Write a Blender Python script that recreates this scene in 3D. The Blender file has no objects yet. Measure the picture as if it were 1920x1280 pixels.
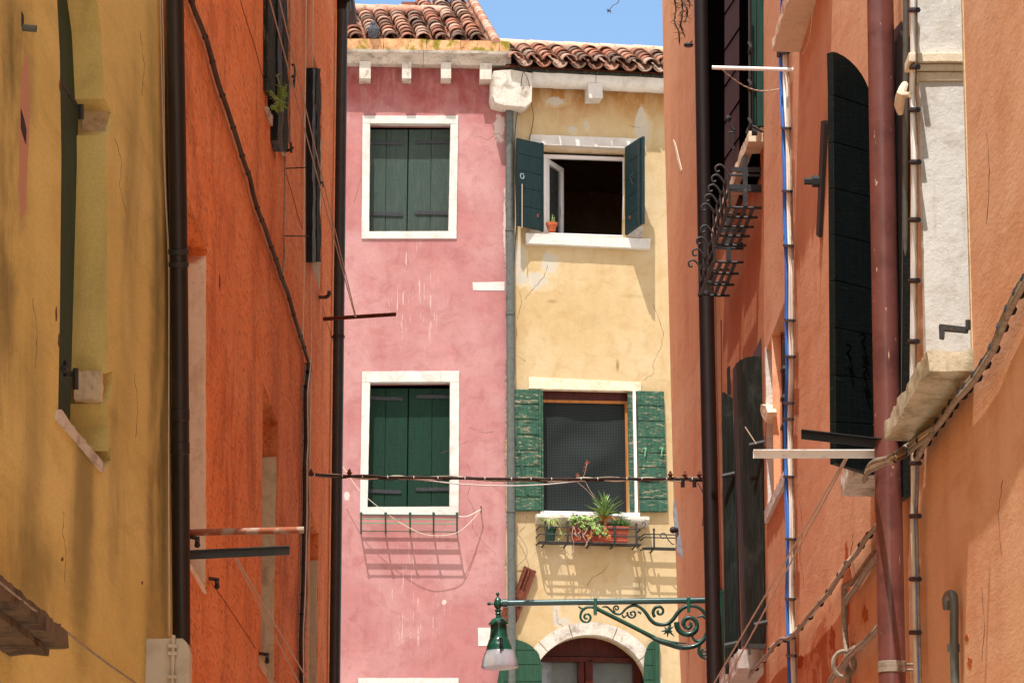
import bpy, bmesh, math, random
from mathutils import Vector, Matrix, noise
from mathutils.geometry import tessellate_polygon
R = math.radians
random.seed(7)
sc = bpy.context.scene
COL = sc.collection

# ---------------------------------------------------------------- camera, sky, sun, exposure
F = 7000.0                      # focal length in photo pixels (1920 wide)
CZ = 1.6
TH = math.atan(1590.0 / F)      # looking up
cam_d = bpy.data.cameras.new("camera"); cam = bpy.data.objects.new("camera", cam_d); COL.objects.link(cam)
cam_d.sensor_width = 36; cam_d.lens = F / 1920 * 36
cam_d.clip_start = 0.1; cam_d.clip_end = 2000
cam.location = (0, 0, CZ); cam.rotation_euler = (R(90) + TH, 0, 0)
sc.camera = cam
SUN_EL, SUN_AZ = 64.0, 14.5      # azimuth measured from behind the camera towards the left
w = bpy.data.worlds.new("World"); sc.world = w; w.use_nodes = True
nt = w.node_tree; bg = nt.nodes["Background"]
sky = nt.nodes.new("ShaderNodeTexSky"); sky.sky_type = 'NISHITA'; sky.sun_disc = False
sky.sun_elevation = R(SUN_EL); sky.sun_rotation = R(180 + SUN_AZ)
sky.air_density = 1.0; sky.dust_density = 0.6; sky.ozone_density = 1.6
# dimmed sky stays blue ahead; unseen white cloud added overhead and behind as fill
def wn_(t, **k):
    n = nt.nodes.new(t)
    for a, b in k.items(): setattr(n, a, b)
    return n
tc = wn_("ShaderNodeTexCoord"); mul = wn_("ShaderNodeMix", data_type='RGBA', blend_type='MULTIPLY'); mul.inputs[0].default_value = 1
mul.inputs[7].default_value = (0.60, 0.65, 0.66, 1); nt.links.new(sky.outputs[0], mul.inputs[6])
cn = wn_("ShaderNodeTexNoise"); cn.inputs["Scale"].default_value = 2.2; cn.inputs["Detail"].default_value = 7; cn.inputs["Roughness"].default_value = 0.6; nt.links.new(tc.outputs["Generated"], cn.inputs["Vector"])
dt = wn_("ShaderNodeVectorMath", operation='DOT_PRODUCT'); dt.inputs[1].default_value = (0, -0.75, 0.66); nt.links.new(tc.outputs["Generated"], dt.inputs[0])
ad = wn_("ShaderNodeMath", operation='ADD'); nt.links.new(dt.outputs["Value"], ad.inputs[0]); nt.links.new(cn.outputs[0], ad.inputs[1])
mr = wn_("ShaderNodeMapRange", interpolation_type='SMOOTHSTEP'); mr.inputs[1].default_value = 0.38; mr.inputs[2].default_value = 0.75; nt.links.new(ad.outputs[0], mr.inputs[0])
cm = wn_("ShaderNodeMix", data_type='RGBA'); nt.links.new(mr.outputs[0], cm.inputs[0]); nt.links.new(mul.outputs[2], cm.inputs[6]); cm.inputs[7].default_value = (3.5, 3.55, 3.6, 1)
nt.links.new(cm.outputs[2], bg.inputs[0]); bg.inputs[1].default_value = 0.15
sd = bpy.data.lights.new("sun", 'SUN'); sd.energy = 2.8; sd.angle = R(0.55); sd.color = (1.0, 0.965, 0.93)
so = bpy.data.objects.new("sun", sd); COL.objects.link(so)
S = Vector((-math.sin(R(SUN_AZ)) * math.cos(R(SUN_EL)), -math.cos(R(SUN_AZ)) * math.cos(R(SUN_EL)), math.sin(R(SUN_EL))))
so.rotation_euler = S.to_track_quat('Z', 'Y').to_euler(); so.location = S * 60
sc.cycles.diffuse_bounces = 8; sc.cycles.max_bounces = 14
sc.view_settings.view_transform = 'Standard'; sc.view_settings.look = 'None'
sc.view_settings.exposure = 1.10; sc.view_settings.gamma = 1.0

# ---------------------------------------------------------------- survey helpers
def ray(px, py):
    a, b = (px - 960) / F, (640 - py) / F
    c, s = math.cos(TH), math.sin(TH)
    return Vector((a, c - b * s, s + b * c))
class Wall:
    """vertical plane: origin (x,y), horizontal direction d, outward normal n"""
    def __init__(s, px, y, d, n):
        r = ray(px, 640); k = y / r.y
        s.O = Vector((r.x * k, y, 0)); s.d = Vector((d[0], d[1], 0)).normalized(); s.n = Vector((n[0], n[1], 0)).normalized()
    def uz(s, px, py, w=0.0):
        r = ray(px, py); C0 = Vector((0, 0, CZ))
        t = ((s.O + s.n * w - C0).dot(s.n)) / r.dot(s.n)
        p = C0 + r * t
        return ((p - s.O).dot(s.d), p.z)
    def W(s, u, z, w=0.0):
        v = s.O + s.d * u + s.n * w; return Vector((v.x, v.y, z))
    def P(s, px, py, w=0.0):
        u, z = s.uz(px, py, w); return s.W(u, z, w)
    def poly(s, pts, w=0.0):
        return [s.uz(a, b, w) for a, b in pts]
    def shifted(s, off):
        o = Wall.__new__(Wall); o.O = s.O + s.n * off; o.d = s.d; o.n = s.n; return o
def facade(px, y, yaw):
    a = R(yaw); return Wall(px, y, (math.cos(a), math.sin(a)), (math.sin(a), -math.cos(a)))
def left_wall(px, y, t):
    return Wall(px, y, (t, 1), (1, -t))
def right_wall(px, y, t):
    return Wall(px, y, (-t, 1), (-1, -t))

PK = facade(950, 42.0, 3.0)
YL = facade(950, 42.0, 9.0)
LA = left_wall(0, 12.5, 0.057)
LB = left_wall(345, 16.5, 0.0093)
RB = right_wall(1335, 27.1, 0.018)
R2 = RB.shifted(0.07)
R1 = right_wall(1437, 22.0, 0.041)

# ---------------------------------------------------------------- node helpers
class NB:
    def __init__(s, name):
        s.m = bpy.data.materials.new(name); s.m.use_nodes = True
        s.t = s.m.node_tree; s.n = s.t.nodes; s.b = s.n["Principled BSDF"]
        s._pos = None; s.ysc = 1.0
    def new(s, t): return s.n.new(t)
    def link(s, a, b): s.t.links.new(a, b)
    def pos(s):
        if s._pos is None: s._pos = s.new("ShaderNodeNewGeometry").outputs["Position"]
        return s._pos
    def inp(s, sock, v):
        if hasattr(v, 'is_output') or isinstance(v, bpy.types.NodeSocket): s.link(v, sock)
        elif isinstance(v, (tuple, list)) and len(v) == 3 and sock.type == 'RGBA': sock.default_value = (*v, 1)
        else: sock.default_value = v
    def math(s, op, a, b=0.0, c=0.0, clamp=False):
        n = s.new("ShaderNodeMath"); n.operation = op; n.use_clamp = clamp
        s.inp(n.inputs[0], a); s.inp(n.inputs[1], b); s.inp(n.inputs[2], c); return n.outputs[0]
    def vmath(s, op, a, b=(0, 0, 0)):
        n = s.new("ShaderNodeVectorMath"); n.operation = op
        s.inp(n.inputs[0], a); s.inp(n.inputs[1], b)
        return n.outputs["Value"] if op in ('LENGTH', 'DOT_PRODUCT', 'DISTANCE') else n.outputs[0]
    def noise(s, scale, detail=4, rough=0.55, dist=0.0, off=(0, 0, 0), vec=None):
        if not isinstance(scale, (tuple, list)): scale = (scale,) * 3
        v = s.vmath('MULTIPLY', vec or s.pos(), (scale[0], scale[1] * s.ysc, scale[2]))
        if off != (0, 0, 0): v = s.vmath('ADD', v, off)
        n = s.new("ShaderNodeTexNoise"); n.inputs["Scale"].default_value = 1.0
        n.inputs["Detail"].default_value = detail; n.inputs["Roughness"].default_value = rough; n.inputs["Distortion"].default_value = dist
        s.link(v, n.inputs["Vector"]); return n.outputs[0]
    def remap(s, v, a, b, lo=0.0, hi=1.0):
        n = s.new("ShaderNodeMapRange"); n.interpolation_type = 'SMOOTHSTEP'
        s.inp(n.inputs[0], v); n.inputs[1].default_value = a; n.inputs[2].default_value = b
        n.inputs[3].default_value = lo; n.inputs[4].default_value = hi; return n.outputs[0]
    def mix(s, f, a, b, mode='MIX'):
        n = s.new("ShaderNodeMix"); n.data_type = 'RGBA'; n.blend_type = mode
        s.inp(n.inputs[0], f); s.inp(n.inputs[6], a); s.inp(n.inputs[7], b); return n.outputs[2]
    def bump(s, h, strength=0.5, dist=0.01, prev=None):
        n = s.new("ShaderNodeBump"); n.inputs["Strength"].default_value = strength; n.inputs["Distance"].default_value = dist
        s.link(h, n.inputs["Height"])
        if prev is not None: s.link(prev, n.inputs["Normal"])
        return n.outputs[0]
    def spot(s, c, rad, soft=0.35, nz=6.0, amp=0.9):
        """0..1 mask: ragged blob round a world point"""
        v = s.vmath('SUBTRACT', s.pos(), tuple(c)); v = s.vmath('DIVIDE', v, tuple(rad))
        d = s.vmath('LENGTH', v)
        n = s.noise(nz, 5, 0.65, 0.3)
        d = s.math('ADD', d, s.math('MULTIPLY', s.math('SUBTRACT', n, 0.5), amp * 2))
        return s.remap(d, 1.0, 1.0 - soft, 0, 1)
    def done(s, col, rough=0.8, normal=None, spec=0.3, metal=0.0, coat=0.0):
        s.inp(s.b.inputs["Base Color"], col); s.inp(s.b.inputs["Roughness"], rough)
        s.b.inputs["Specular IOR Level"].default_value = spec; s.inp(s.b.inputs["Metallic"], metal)
        s.b.inputs["Coat Weight"].default_value = coat
        if normal is not None: s.link(normal, s.b.inputs["Normal"])
        return s.m
def srgb(r, g, b):
    f = lambda c: (c / 255 / 12.92) if c <= 10 else ((c / 255 + 0.055) / 1.055) ** 2.4
    return (f(r), f(g), f(b))
def scale(c, k): return tuple(min(0.9, x * k) for x in c)

def plaster(name, base, dark, light, streak=0.5, grain=120, gb=0.35, wave=0.0, streaksc=(6, 6, 0.7), extra=None, rough=0.92, speck=None, ysc=1.0):
    s = NB(name); s.ysc = ysc
    big = s.noise(0.9, 5, 0.6, 0.4)
    med = s.noise(5.0, 6, 0.65, 0.6, (3, 7, 1))
    st = s.noise(streaksc, 6, 0.62, 0.2, (11, 2, 5))
    fine = s.noise(grain, 3, 0.6)
    c = s.mix(s.remap(big, 0.35, 0.68), base, light)
    c = s.mix(s.remap(med, 0.45, 0.75, 0, 0.55), c, dark)
    c = s.mix(s.remap(st, 0.5, 0.76, 0, streak), c, dark)
    c = s.mix(s.remap(s.noise((9, 9, 0.9), 5, 0.6, 0.3, (5, 5, 5)), 0.5, 0.8, 0, streak * 0.7), c, light)
    c = s.mix(s.remap(fine, 0.3, 0.75, 0.0, 0.25), c, scale(dark, 0.8))
    if speck:
        c = s.mix(s.remap(s.noise(speck[1], 2, 0.6, 0, (9, 1, 2)), 0.52, 0.64, 0, speck[2]), c, speck[0])
        c = s.mix(s.remap(s.noise(speck[1] * .8, 2, 0.6, 0, (2, 1, 12)), 0.55, 0.66, 0, speck[2]), c, scale(dark, .6))
    if extra: c = extra(s, c)
    h = s.math('ADD', s.math('MULTIPLY', fine, 0.25), med)
    nrm = s.bump(s.noise(grain, 2, 0.5), gb, 0.004)
    nrm = s.bump(s.noise(14, 5, 0.6, 0.2), gb, 0.012, nrm)
    if wave: nrm = s.bump(s.noise((3.2, 3.2, 0.45), 4, 0.55, 0.4), 1.0, wave, nrm)
    return s.done(c, rough, nrm, 0.15)

# ---------------------------------------------------------------- mesh helpers
class MB:
    def __init__(s): s.v = []; s.f = []; s.c = []; s.cur = (1, 1, 1)
    def add(s, vs, fs):
        k = len(s.v); s.v += [Vector(v) for v in vs]; s.f += [tuple(i + k for i in f) for f in fs]; s.c += [s.cur] * len(vs)
    def prism(s, W, poly, w0, w1, holes=(), front=True, back=True, sides=True):
        """polygon (u,z) list in wall W, from offset w0 to w1 (either may be a function of nothing)"""
        loops = [list(poly)] + [list(h) for h in holes]
        flat = [p for l in loops for p in l]; n = len(flat)
        tris = tessellate_polygon([[Vector((p[0], p[1], 0)) for p in l] for l in loops])
        vs = [W.W(u, z, w0) for u, z in flat] + [W.W(u, z, w1) for u, z in flat]
        fs = []
        if back: fs += [tuple(t) for t in tris]
        if front: fs += [tuple(i + n for i in t) for t in tris]
        if sides:
            k = 0
            for l in loops:
                m = len(l)
                for i in range(m): fs.append((k + i, k + (i + 1) % m, k + (i + 1) % m + n, k + i + n))
                k += m
        s.add(vs, fs)
    def pbox(s, W, x0, y0, x1, y1, w0, w1):
        """box whose FRONT face (offset w1) covers the photo rectangle"""
        s.prism(W, W.poly([(x0, y0), (x1, y0), (x1, y1), (x0, y1)], w1), w0, w1)
    def box(s, W, u0, u1, z0, z1, w0, w1): s.prism(W, [(u0, z0), (u1, z0), (u1, z1), (u0, z1)], w0, w1)
    def hexa(s, a, b):
        """two quads (4 world points each)"""
        s.add(list(a) + list(b), [(0, 1, 2, 3), (4, 5, 6, 7), (0, 1, 5, 4), (1, 2, 6, 5), (2, 3, 7, 6), (3, 0, 4, 7)])
    def tube(s, pts, r, seg=8, cap=True, smooth=2, flat=None):
        pts = [Vector(p) for p in pts]
        rs = list(r) if isinstance(r, (list, tuple)) else [r] * len(pts)
        if smooth and len(pts) > 2:
            q = []; qr = []
            for i in range(len(pts) - 1):
                p0 = pts[max(i - 1, 0)]; p1 = pts[i]; p2 = pts[i + 1]; p3 = pts[min(i + 2, len(pts) - 1)]
                m = smooth + 1
                for k in range(m):
                    t = k / m
                    q.append(0.5 * ((2 * p1) + (-p0 + p2) * t + (2 * p0 - 5 * p1 + 4 * p2 - p3) * t * t + (-p0 + 3 * p1 - 3 * p2 + p3) * t ** 3))
                    qr.append(rs[i] * (1 - t) + rs[i + 1] * t)
            q.append(pts[-1]); qr.append(rs[-1]); pts = q; rs = qr
        vs = []; fs = []; n = len(pts); prev = None
        for i, p in enumerate(pts):
            t = (pts[min(i + 1, n - 1)] - pts[max(i - 1, 0)])
            if t.length < 1e-9: t = Vector((0, 0, 1))
            t.normalize()
            if prev is None:
                a = Vector((0, 0, 1)) if abs(t.z) < 0.9 else Vector((1, 0, 0))
                x = t.cross(a).normalized()
            else:
                x = prev - t * prev.dot(t)
                x = x.normalized() if x.length > 1e-6 else t.orthogonal().normalized()
            prev = x; y = t.cross(x)
            for k in range(seg):
                a = 2 * math.pi * k / seg
                vs.append(p + (x * math.cos(a) + y * math.sin(a)) * rs[i])
        for i in range(n - 1):
            for k in range(seg):
                a = i * seg + k; b = i * seg + (k + 1) % seg
                fs.append((a, b, b + seg, a + seg))
        if cap: fs += [tuple(range(seg)), tuple(range((n - 1) * seg, n * seg))]
        s.add(vs, fs)
    def lathe(s, base, prof, seg=24, axis=Vector((0, 0, 1)), cap=True):
        """prof: (r, h) pairs along axis from base"""
        axis = axis.normalized(); x = axis.orthogonal().normalized(); y = axis.cross(x)
        vs = []; fs = []
        for r, h in prof:
            for k in range(seg):
                a = 2 * math.pi * k / seg
                vs.append(Vector(base) + axis * h + (x * math.cos(a) + y * math.sin(a)) * max(r, 1e-4))
        m = len(prof)
        for i in range(m - 1):
            for k in range(seg):
                a = i * seg + k; b = i * seg + (k + 1) % seg
                fs.append((a, b, b + seg, a + seg))
        if cap: fs += [tuple(range(seg)), tuple(range((m - 1) * seg, m * seg))]
        s.add(vs, fs)
    def sphere(s, c, r, seg=10):
        prof = [(math.sin(math.pi * i / seg) * (r if not isinstance(r, tuple) else r[0]), -math.cos(math.pi * i / seg) * (r if not isinstance(r, tuple) else r[1])) for i in range(seg + 1)]
        s.lathe(c, prof, max(8, seg), cap=False)
    def sweep(s, W, prof, u0, u1, n=1):
        """closed profile (w,z) swept along the wall; slight random wobble when n>1"""
        m = len(prof); vs = []; fs = []
        for i in range(n + 1):
            u = u0 + (u1 - u0) * i / n
            for (ww, z) in prof: vs.append(W.W(u, z, ww))
        for i in range(n):
            for k in range(m):
                a = i * m + k; b = i * m + (k + 1) % m
                fs.append((a, b, b + m, a + m))
        fs += [tuple(range(m)), tuple(range(n * m, (n + 1) * m))]
        s.add(vs, fs)
    def leaf(s, a, b, width, up=Vector((0, 0, 1)), bend=0.0, seg=4, fold=0.3):
        """pointed, channelled blade from a to b"""
        a = Vector(a); b = Vector(b); d = (b - a); side = d.cross(up)
        side = side.normalized() if side.length > 1e-6 else d.orthogonal().normalized()
        nn = side.cross(d).normalized(); vs = []; fs = []
        for i in range(seg + 1):
            t = i / seg; ww = width * (1 - t) ** 0.6 * (0.75 + 0.25 * min(1, t * 5)) if i < seg else 0.0006
            c = a + d * t + nn * bend * math.sin(math.pi * t) * d.length
            vs += [c - side * ww * 0.5 + nn * ww * fold, c, c + side * ww * 0.5 + nn * ww * fold]
        for i in range(seg):
            k = i * 3; fs += [(k, k + 1, k + 4, k + 3), (k + 1, k + 2, k + 5, k + 4)]
        s.add(vs, fs)
    def build(s, name, mat, parent=None, bevel=0.0, smooth=False, rough=None, colattr=False, loc=None, angle=40):
        if parent is not None: org = Vector(parent['_o'])
        elif loc is not None: org = Vector(loc)
        else:
            org = sum(s.v, Vector()) / len(s.v); org.z = min(v.z for v in s.v)
        me = bpy.data.meshes.new(name)
        me.from_pydata([v - org for v in s.v], [], s.f)
        if colattr:
            ca = me.color_attributes.new("tint", 'FLOAT_COLOR', 'POINT')
            for i, c in enumerate(s.c): ca.data[i].color = (*c, 1)
        bm = bmesh.new(); bm.from_mesh(me)
        if rough:
            size, amp, fr = rough
            bmesh.ops.remove_doubles(bm, verts=bm.verts, dist=1e-5)
            for _ in range(7):
                es = [e for e in bm.edges if e.calc_length() > size]
                if not es or len(bm.verts) > 30000: break
                bmesh.ops.subdivide_edges(bm, edges=es, cuts=1, use_grid_fill=True)
                bmesh.ops.triangulate(bm, faces=[f for f in bm.faces if len(f.verts) > 4])
            bm.normal_update()
            for v in bm.verts:
                q = (v.co + org) * fr
                v.co += noise.noise_vector(q) * amp + v.normal * noise.noise(q * 2.7) * amp * 0.6
        bmesh.ops.recalc_face_normals(bm, faces=bm.faces)
        if smooth:
            for f in bm.faces: f.smooth = True
            for e in bm.edges:
                if len(e.link_faces) == 2 and e.calc_face_angle(0) > R(angle): e.smooth = False
        bm.to_mesh(me); bm.free()
        me.materials.append(mat)
        o = bpy.data.objects.new(name, me); COL.objects.link(o)
        o['_o'] = tuple(org)
        if parent is not None: o.parent = parent
        else: o.location = org
        if bevel:
            md = o.modifiers.new("bevel", 'BEVEL'); md.width = bevel; md.segments = 2; md.limit_method = 'ANGLE'; md.angle_limit = R(40)
        return o
def tag(o, label=None, cat=None, group=None, kind=None):
    if label: o['label'] = label
    if cat: o['category'] = cat
    if group: o['group'] = group
    if kind: o['kind'] = kind
    return o
def thing(name, loc, label, cat, group=None):
    o = bpy.data.objects.new(name, None); COL.objects.link(o); o.empty_display_size = 0.1
    o.location = loc; o['_o'] = tuple(loc); return tag(o, label, cat, group)
def copy_tree(o, parent=None):
    c = o.copy(); COL.objects.link(c); c.parent = parent
    for ch in o.children: copy_tree(ch, c)
    return c
def L3(a, b, t): return a + (b - a) * t

# ---------------------------------------------------------------- materials
def simple(name, col, rough=0.5, var=0.15, nsc=30, spec=0.4, metal=0.0, bump=0.0, col2=None, coat=0.0, thr=(0.4, 0.75), bsc=None):
    s = NB(name)
    c = s.mix(s.remap(s.noise(nsc, 4, 0.6), *thr), col, col2 or scale(col, 1 - var))
    nrm = s.bump(s.noise(bsc or nsc * 2, 3, 0.6), bump, 0.004) if bump else None
    return s.done(c, rough, nrm, spec, metal, coat)

def pink_extra(s, c):
    P = lambda x, y: tuple(PK.P(x, y))
    grey = srgb(176, 150, 142); white = srgb(214, 198, 188); deep = srgb(142, 62, 60)
    # white lime drips below the windows
    drip = s.remap(s.noise((55, 55, 2.3), 4, 0.62, 0.1, (3, 1, 8)), 0.60, 0.63)
    area = s.math('MAXIMUM', s.spot(P(775, 540), (0.50, 0.5, 0.95), 0.7, 3, 0.25), s.spot(P(780, 1110), (0.52, 0.5, 1.0), 0.7, 3, 0.25))
    dots = s.remap(s.noise((30, 30, 7), 3, 0.6, 0, (1, 4, 8)), 0.45, 0.5)
    c = s.mix(s.math('MULTIPLY', s.math('MULTIPLY', drip, area), s.math('MULTIPLY', dots, 0.6)), c, white)
    # darker mottled band under the cornice, with pale blooms
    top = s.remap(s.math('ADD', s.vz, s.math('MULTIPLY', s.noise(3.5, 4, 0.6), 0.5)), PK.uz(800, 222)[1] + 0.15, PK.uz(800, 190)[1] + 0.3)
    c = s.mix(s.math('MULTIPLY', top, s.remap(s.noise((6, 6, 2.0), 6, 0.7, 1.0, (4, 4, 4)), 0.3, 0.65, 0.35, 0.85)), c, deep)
    bloom = s.remap(s.noise((7, 7, 3.0), 6, 0.7, 1.2, (2, 2, 6)), 0.58, 0.66)
    c = s.mix(s.math('MULTIPLY', s.math('MULTIPLY', bloom, s.spot(P(690, 170), (0.55, 0.5, 0.6), 0.6, 2, 0.3)), 0.6), c, grey)
    # pale rubbed patches and small knocks
    c = s.mix(s.math('MULTIPLY', s.remap(s.noise(2.6, 6, 0.7, 0.8, (8, 1, 1)), 0.45, 0.75), 0.3), c, srgb(204, 138, 130))
    c = s.mix(s.remap(s.noise(17, 5, 0.7, 0.5, (1, 9, 4)), 0.76, 0.78), c, srgb(206, 180, 172))
    for x, y, rx, rz in ((650, 930, .035, .06), (833, 1128, .03, .03), (936, 240, .07, .2), (948, 420, .03, .5)):
        c = s.mix(s.math('MULTIPLY', s.spot(P(x, y), (rx, .3, rz), 0.3, 14, 0.8), 0.75), c, white)
    return c
def yellow_extra(s, c):
    P = lambda x, y: tuple(YL.P(x, y))
    grey = srgb(176, 171, 162); wh = srgb(204, 188, 158)
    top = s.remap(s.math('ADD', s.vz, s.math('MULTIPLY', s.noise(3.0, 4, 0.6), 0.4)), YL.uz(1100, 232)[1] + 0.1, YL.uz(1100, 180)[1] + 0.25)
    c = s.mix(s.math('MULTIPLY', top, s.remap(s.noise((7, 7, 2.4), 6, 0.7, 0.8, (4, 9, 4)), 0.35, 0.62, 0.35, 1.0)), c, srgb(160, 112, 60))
    for x, y, rx, rz, a in ((1203, 240, .09, .20, .8), (1201, 215, .05, .1, .8), (1072, 243, .05, .05, .6), (1030, 493, .10, .13, .7), (1004, 525, .13, .10, .9), (975, 490, .06, .22, .9), (978, 520, .1, .08, .9),
                            (962, 235, .05, .2, .9), (1042, 1150, .04, .14, .9), (1055, 1165, .1, .05, .9), (1098, 235, .03, .06, .8), (1040, 190, .1, .05, .9), (965, 470, .05, .25, .9)):
        c = s.mix(s.math('MULTIPLY', s.spot(P(x, y), (rx, .3, rz), 0.12, 11, a), 0.9), c, grey)
        c = s.mix(s.math('MULTIPLY', s.spot(P(x + 3, y + 3), (rx * 1.35, .3, rz * 1.35), 0.2, 9, a), 0.35), c, wh)
    for x, y, rx, rz, k in ((1158, 685, .03, .1, .75), (1035, 565, .09, .04, .5), (1185, 555, .25, .04, .2), (1110, 600, .3, .12, .12)):
        c = s.mix(s.math('MULTIPLY', s.spot(P(x, y), (rx, .3, rz), 0.9, 10, .35), k), c, srgb(120, 100, 60))
    # soot and damp running down from the flower baskets
    damp = s.remap(s.noise((12, 12, 1.0), 5, 0.6, 0.2, (7, 7, 7)), 0.4, 0.62)
    c = s.mix(s.math('MULTIPLY', s.math('MULTIPLY', damp, s.spot(P(1200, 1090), (0.16, .3, .62), 0.8, 4, .4)), 0.55), c, srgb(120, 110, 80))
    c = s.mix(s.math('MULTIPLY', s.spot(P(1115, 1065), (0.45, .3, .4), 0.9, 4, .4), 0.3), c, srgb(176, 128, 62))
    return c
def with_z(name, *a, extra=None, **k):
    def ex(s, c):
        sep = s.new("ShaderNodeSeparateXYZ"); s.link(s.pos(), sep.inputs[0]); s.vz = sep.outputs[2]; s.vy = sep.outputs[1]; s.vx = sep.outputs[0]
        return extra(s, c) if extra else c
    return plaster(name, *a, extra=ex, **k)
def la_extra(s, c):
    P = lambda x, y: tuple(LA.P(x, y))
    grime = srgb(84, 72, 46)
    st = s.remap(s.noise((7, 7, 0.8), 5, 0.6, 0.4, (4, 4, 1)), 0.30, 0.56)
    for x, y, ry, rz, k in ((20, 420, .5, 1.1, .7), (155, 960, .45, .8, .6), (60, 1060, .9, .3, .5), (300, 640, .4, 2.6, .65), (215, 900, .25, .6, .4), (25, 120, .5, .6, .6), (245, 500, .35, 1.2, .35), (60, 800, .4, .7, .4)):
        c = s.mix(s.math('MULTIPLY', s.math('MULTIPLY', st, s.spot(P(x, y), (.6, ry, rz), 0.75, 5, .35)), k), c, grime)
    c = s.mix(s.math('MULTIPLY', s.spot(P(316, 640), (.6, .22, 3.2), 0.9, 6, .3), 0.45), c, srgb(96, 92, 52))
    c = s.mix(s.spot(P(45, 262), (.3, .10, .30), 0.12, 5, .45), c, srgb(186, 138, 112))
    return c
def lb_extra(s, c):
    wet = s.remap(s.noise((6, 6, 0.8), 6, 0.7, 0.5, (1, 3, 3)), 0.46, 0.70)
    c = s.mix(s.math('MULTIPLY', wet, 0.55), c, srgb(140, 56, 26))
    c = s.mix(s.spot(tuple(LB.P(412, 528)), (.3, .05, .05), .3, 12, .6), c, srgb(70, 30, 16))
    pale = s.remap(s.noise((2.5, 2.5, 0.9), 5, 0.65, 0.3, (6, 1, 3)), 0.55, 0.7)
    c = s.mix(s.math('MULTIPLY', pale, 0.4), c, srgb(216, 124, 76))
    return c
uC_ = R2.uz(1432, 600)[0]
def r_extra(s, c):
    wet = s.remap(s.noise((7, 7, 0.5), 4, 0.6, 0.3, (1, 6, 3)), 0.40, 0.75)
    c = s.mix(s.math('MULTIPLY', wet, 0.3), c, srgb(182, 112, 72))
    low = s.spot(tuple(R2.P(1555, 1235)), (.5, 1.9, .34), 0.5, 3, .5)
    raw = s.remap(s.noise((5, 5, 2.2), 6, 0.7, 0.8, (2, 6, 9)), 0.50, 0.53)
    c = s.mix(s.math('MULTIPLY', s.math('MULTIPLY', raw, low), 0.85), c, srgb(182, 100, 56))
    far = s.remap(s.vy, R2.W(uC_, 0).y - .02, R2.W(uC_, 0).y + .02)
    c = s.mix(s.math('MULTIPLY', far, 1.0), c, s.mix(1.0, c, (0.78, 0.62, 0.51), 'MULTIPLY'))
    c = s.mix(s.spot(tuple(R2.P(1588, 1100)), (.5, .12, .22), 0.1, 9, .6), c, srgb(176, 88, 40))
    return c
M = {}
M['pink'] = with_z('pink_plaster', srgb(172, 116, 113), srgb(150, 88, 86), srgb(188, 144, 141), streak=0.25, grain=90, gb=0.3, extra=pink_extra)
M['yellow'] = with_z('yellow_plaster', srgb(192, 166, 122), srgb(176, 142, 94), srgb(202, 181, 144), streak=0.3, grain=90, gb=0.3, extra=yellow_extra)
M['ochre'] = with_z('ochre_plaster', srgb(214, 190, 112), srgb(178, 156, 92), srgb(222, 200, 128), ysc=.22, streak=0.75, grain=110, gb=0.4, extra=la_extra)
M['orange'] = with_z('orange_roughcast', srgb(234, 136, 70), srgb(208, 104, 48), srgb(236, 152, 98), ysc=.16, streak=0.5, grain=60, gb=0.9, extra=lb_extra, speck=(srgb(232, 164, 122), 62, 0.6))
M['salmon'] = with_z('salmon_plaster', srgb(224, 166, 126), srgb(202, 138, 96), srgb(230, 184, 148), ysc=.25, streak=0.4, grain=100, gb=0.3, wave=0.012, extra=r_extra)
M['mortar'] = simple('grey_mortar', srgb(186, 176, 156), 0.95, col2=srgb(140, 122, 96), nsc=30, spec=0.1, bump=1.0, thr=(0.4, 0.6))
M['raw_render'] = simple('bare_orange_render', srgb(186, 104, 58), 0.95, col2=srgb(150, 78, 42), nsc=26, spec=0.1, bump=1.0)
M['mortar_dk'] = simple('bare_brown_mortar', srgb(112, 82, 56), 0.95, col2=srgb(84, 60, 42), nsc=40, spec=0.1, bump=1.0)
M['pinkish'] = with_z('pinkish_infill_plaster', srgb(206, 148, 128), srgb(170, 116, 96), srgb(216, 168, 150), streak=0.5, gb=0.4)
def stone(name, base, dirt, amt=0.5, sc=6.0, streak=0.4):
    s = NB(name)
    c = s.mix(s.remap(s.noise(sc, 6, 0.65, 0.4), 0.45, 0.72, 0, amt), base, dirt)
    c = s.mix(s.remap(s.noise((50, 50, 60), 4, 0.7), 0.55, 0.72, 0, amt * 0.8), c, scale(dirt, 0.7))
    c = s.mix(s.remap(s.noise((26, 26, 3), 4, 0.6), 0.55, 0.75, 0, streak), c, dirt)
    nrm = s.bump(s.noise(90, 3, 0.6), 0.35, 0.004); nrm = s.bump(s.noise(16, 5, 0.65), 0.5, 0.01, nrm)
    return s.done(c, 0.88, nrm, 0.2)
M['stone'] = stone('white_istrian_stone', srgb(209, 204, 196), srgb(168, 152, 132), 0.45)
M['stone_dirty'] = stone('weathered_stone', srgb(206, 196, 182), srgb(112, 96, 78), 0.75)
M['stone_beige'] = stone('beige_stone', srgb(206, 182, 146), srgb(140, 112, 80), 0.6)
M['stone_cream'] = stone('cream_stone', srgb(226, 208, 180), srgb(182, 152, 110), 0.5)
M['stone_sill'] = stone('stained_sill_stone', srgb(196, 184, 158), srgb(120, 108, 76), 0.8, sc=5)
M['hood'] = stone('dark_weathered_stone', srgb(104, 88, 70), srgb(46, 38, 32), 0.9)
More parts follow.
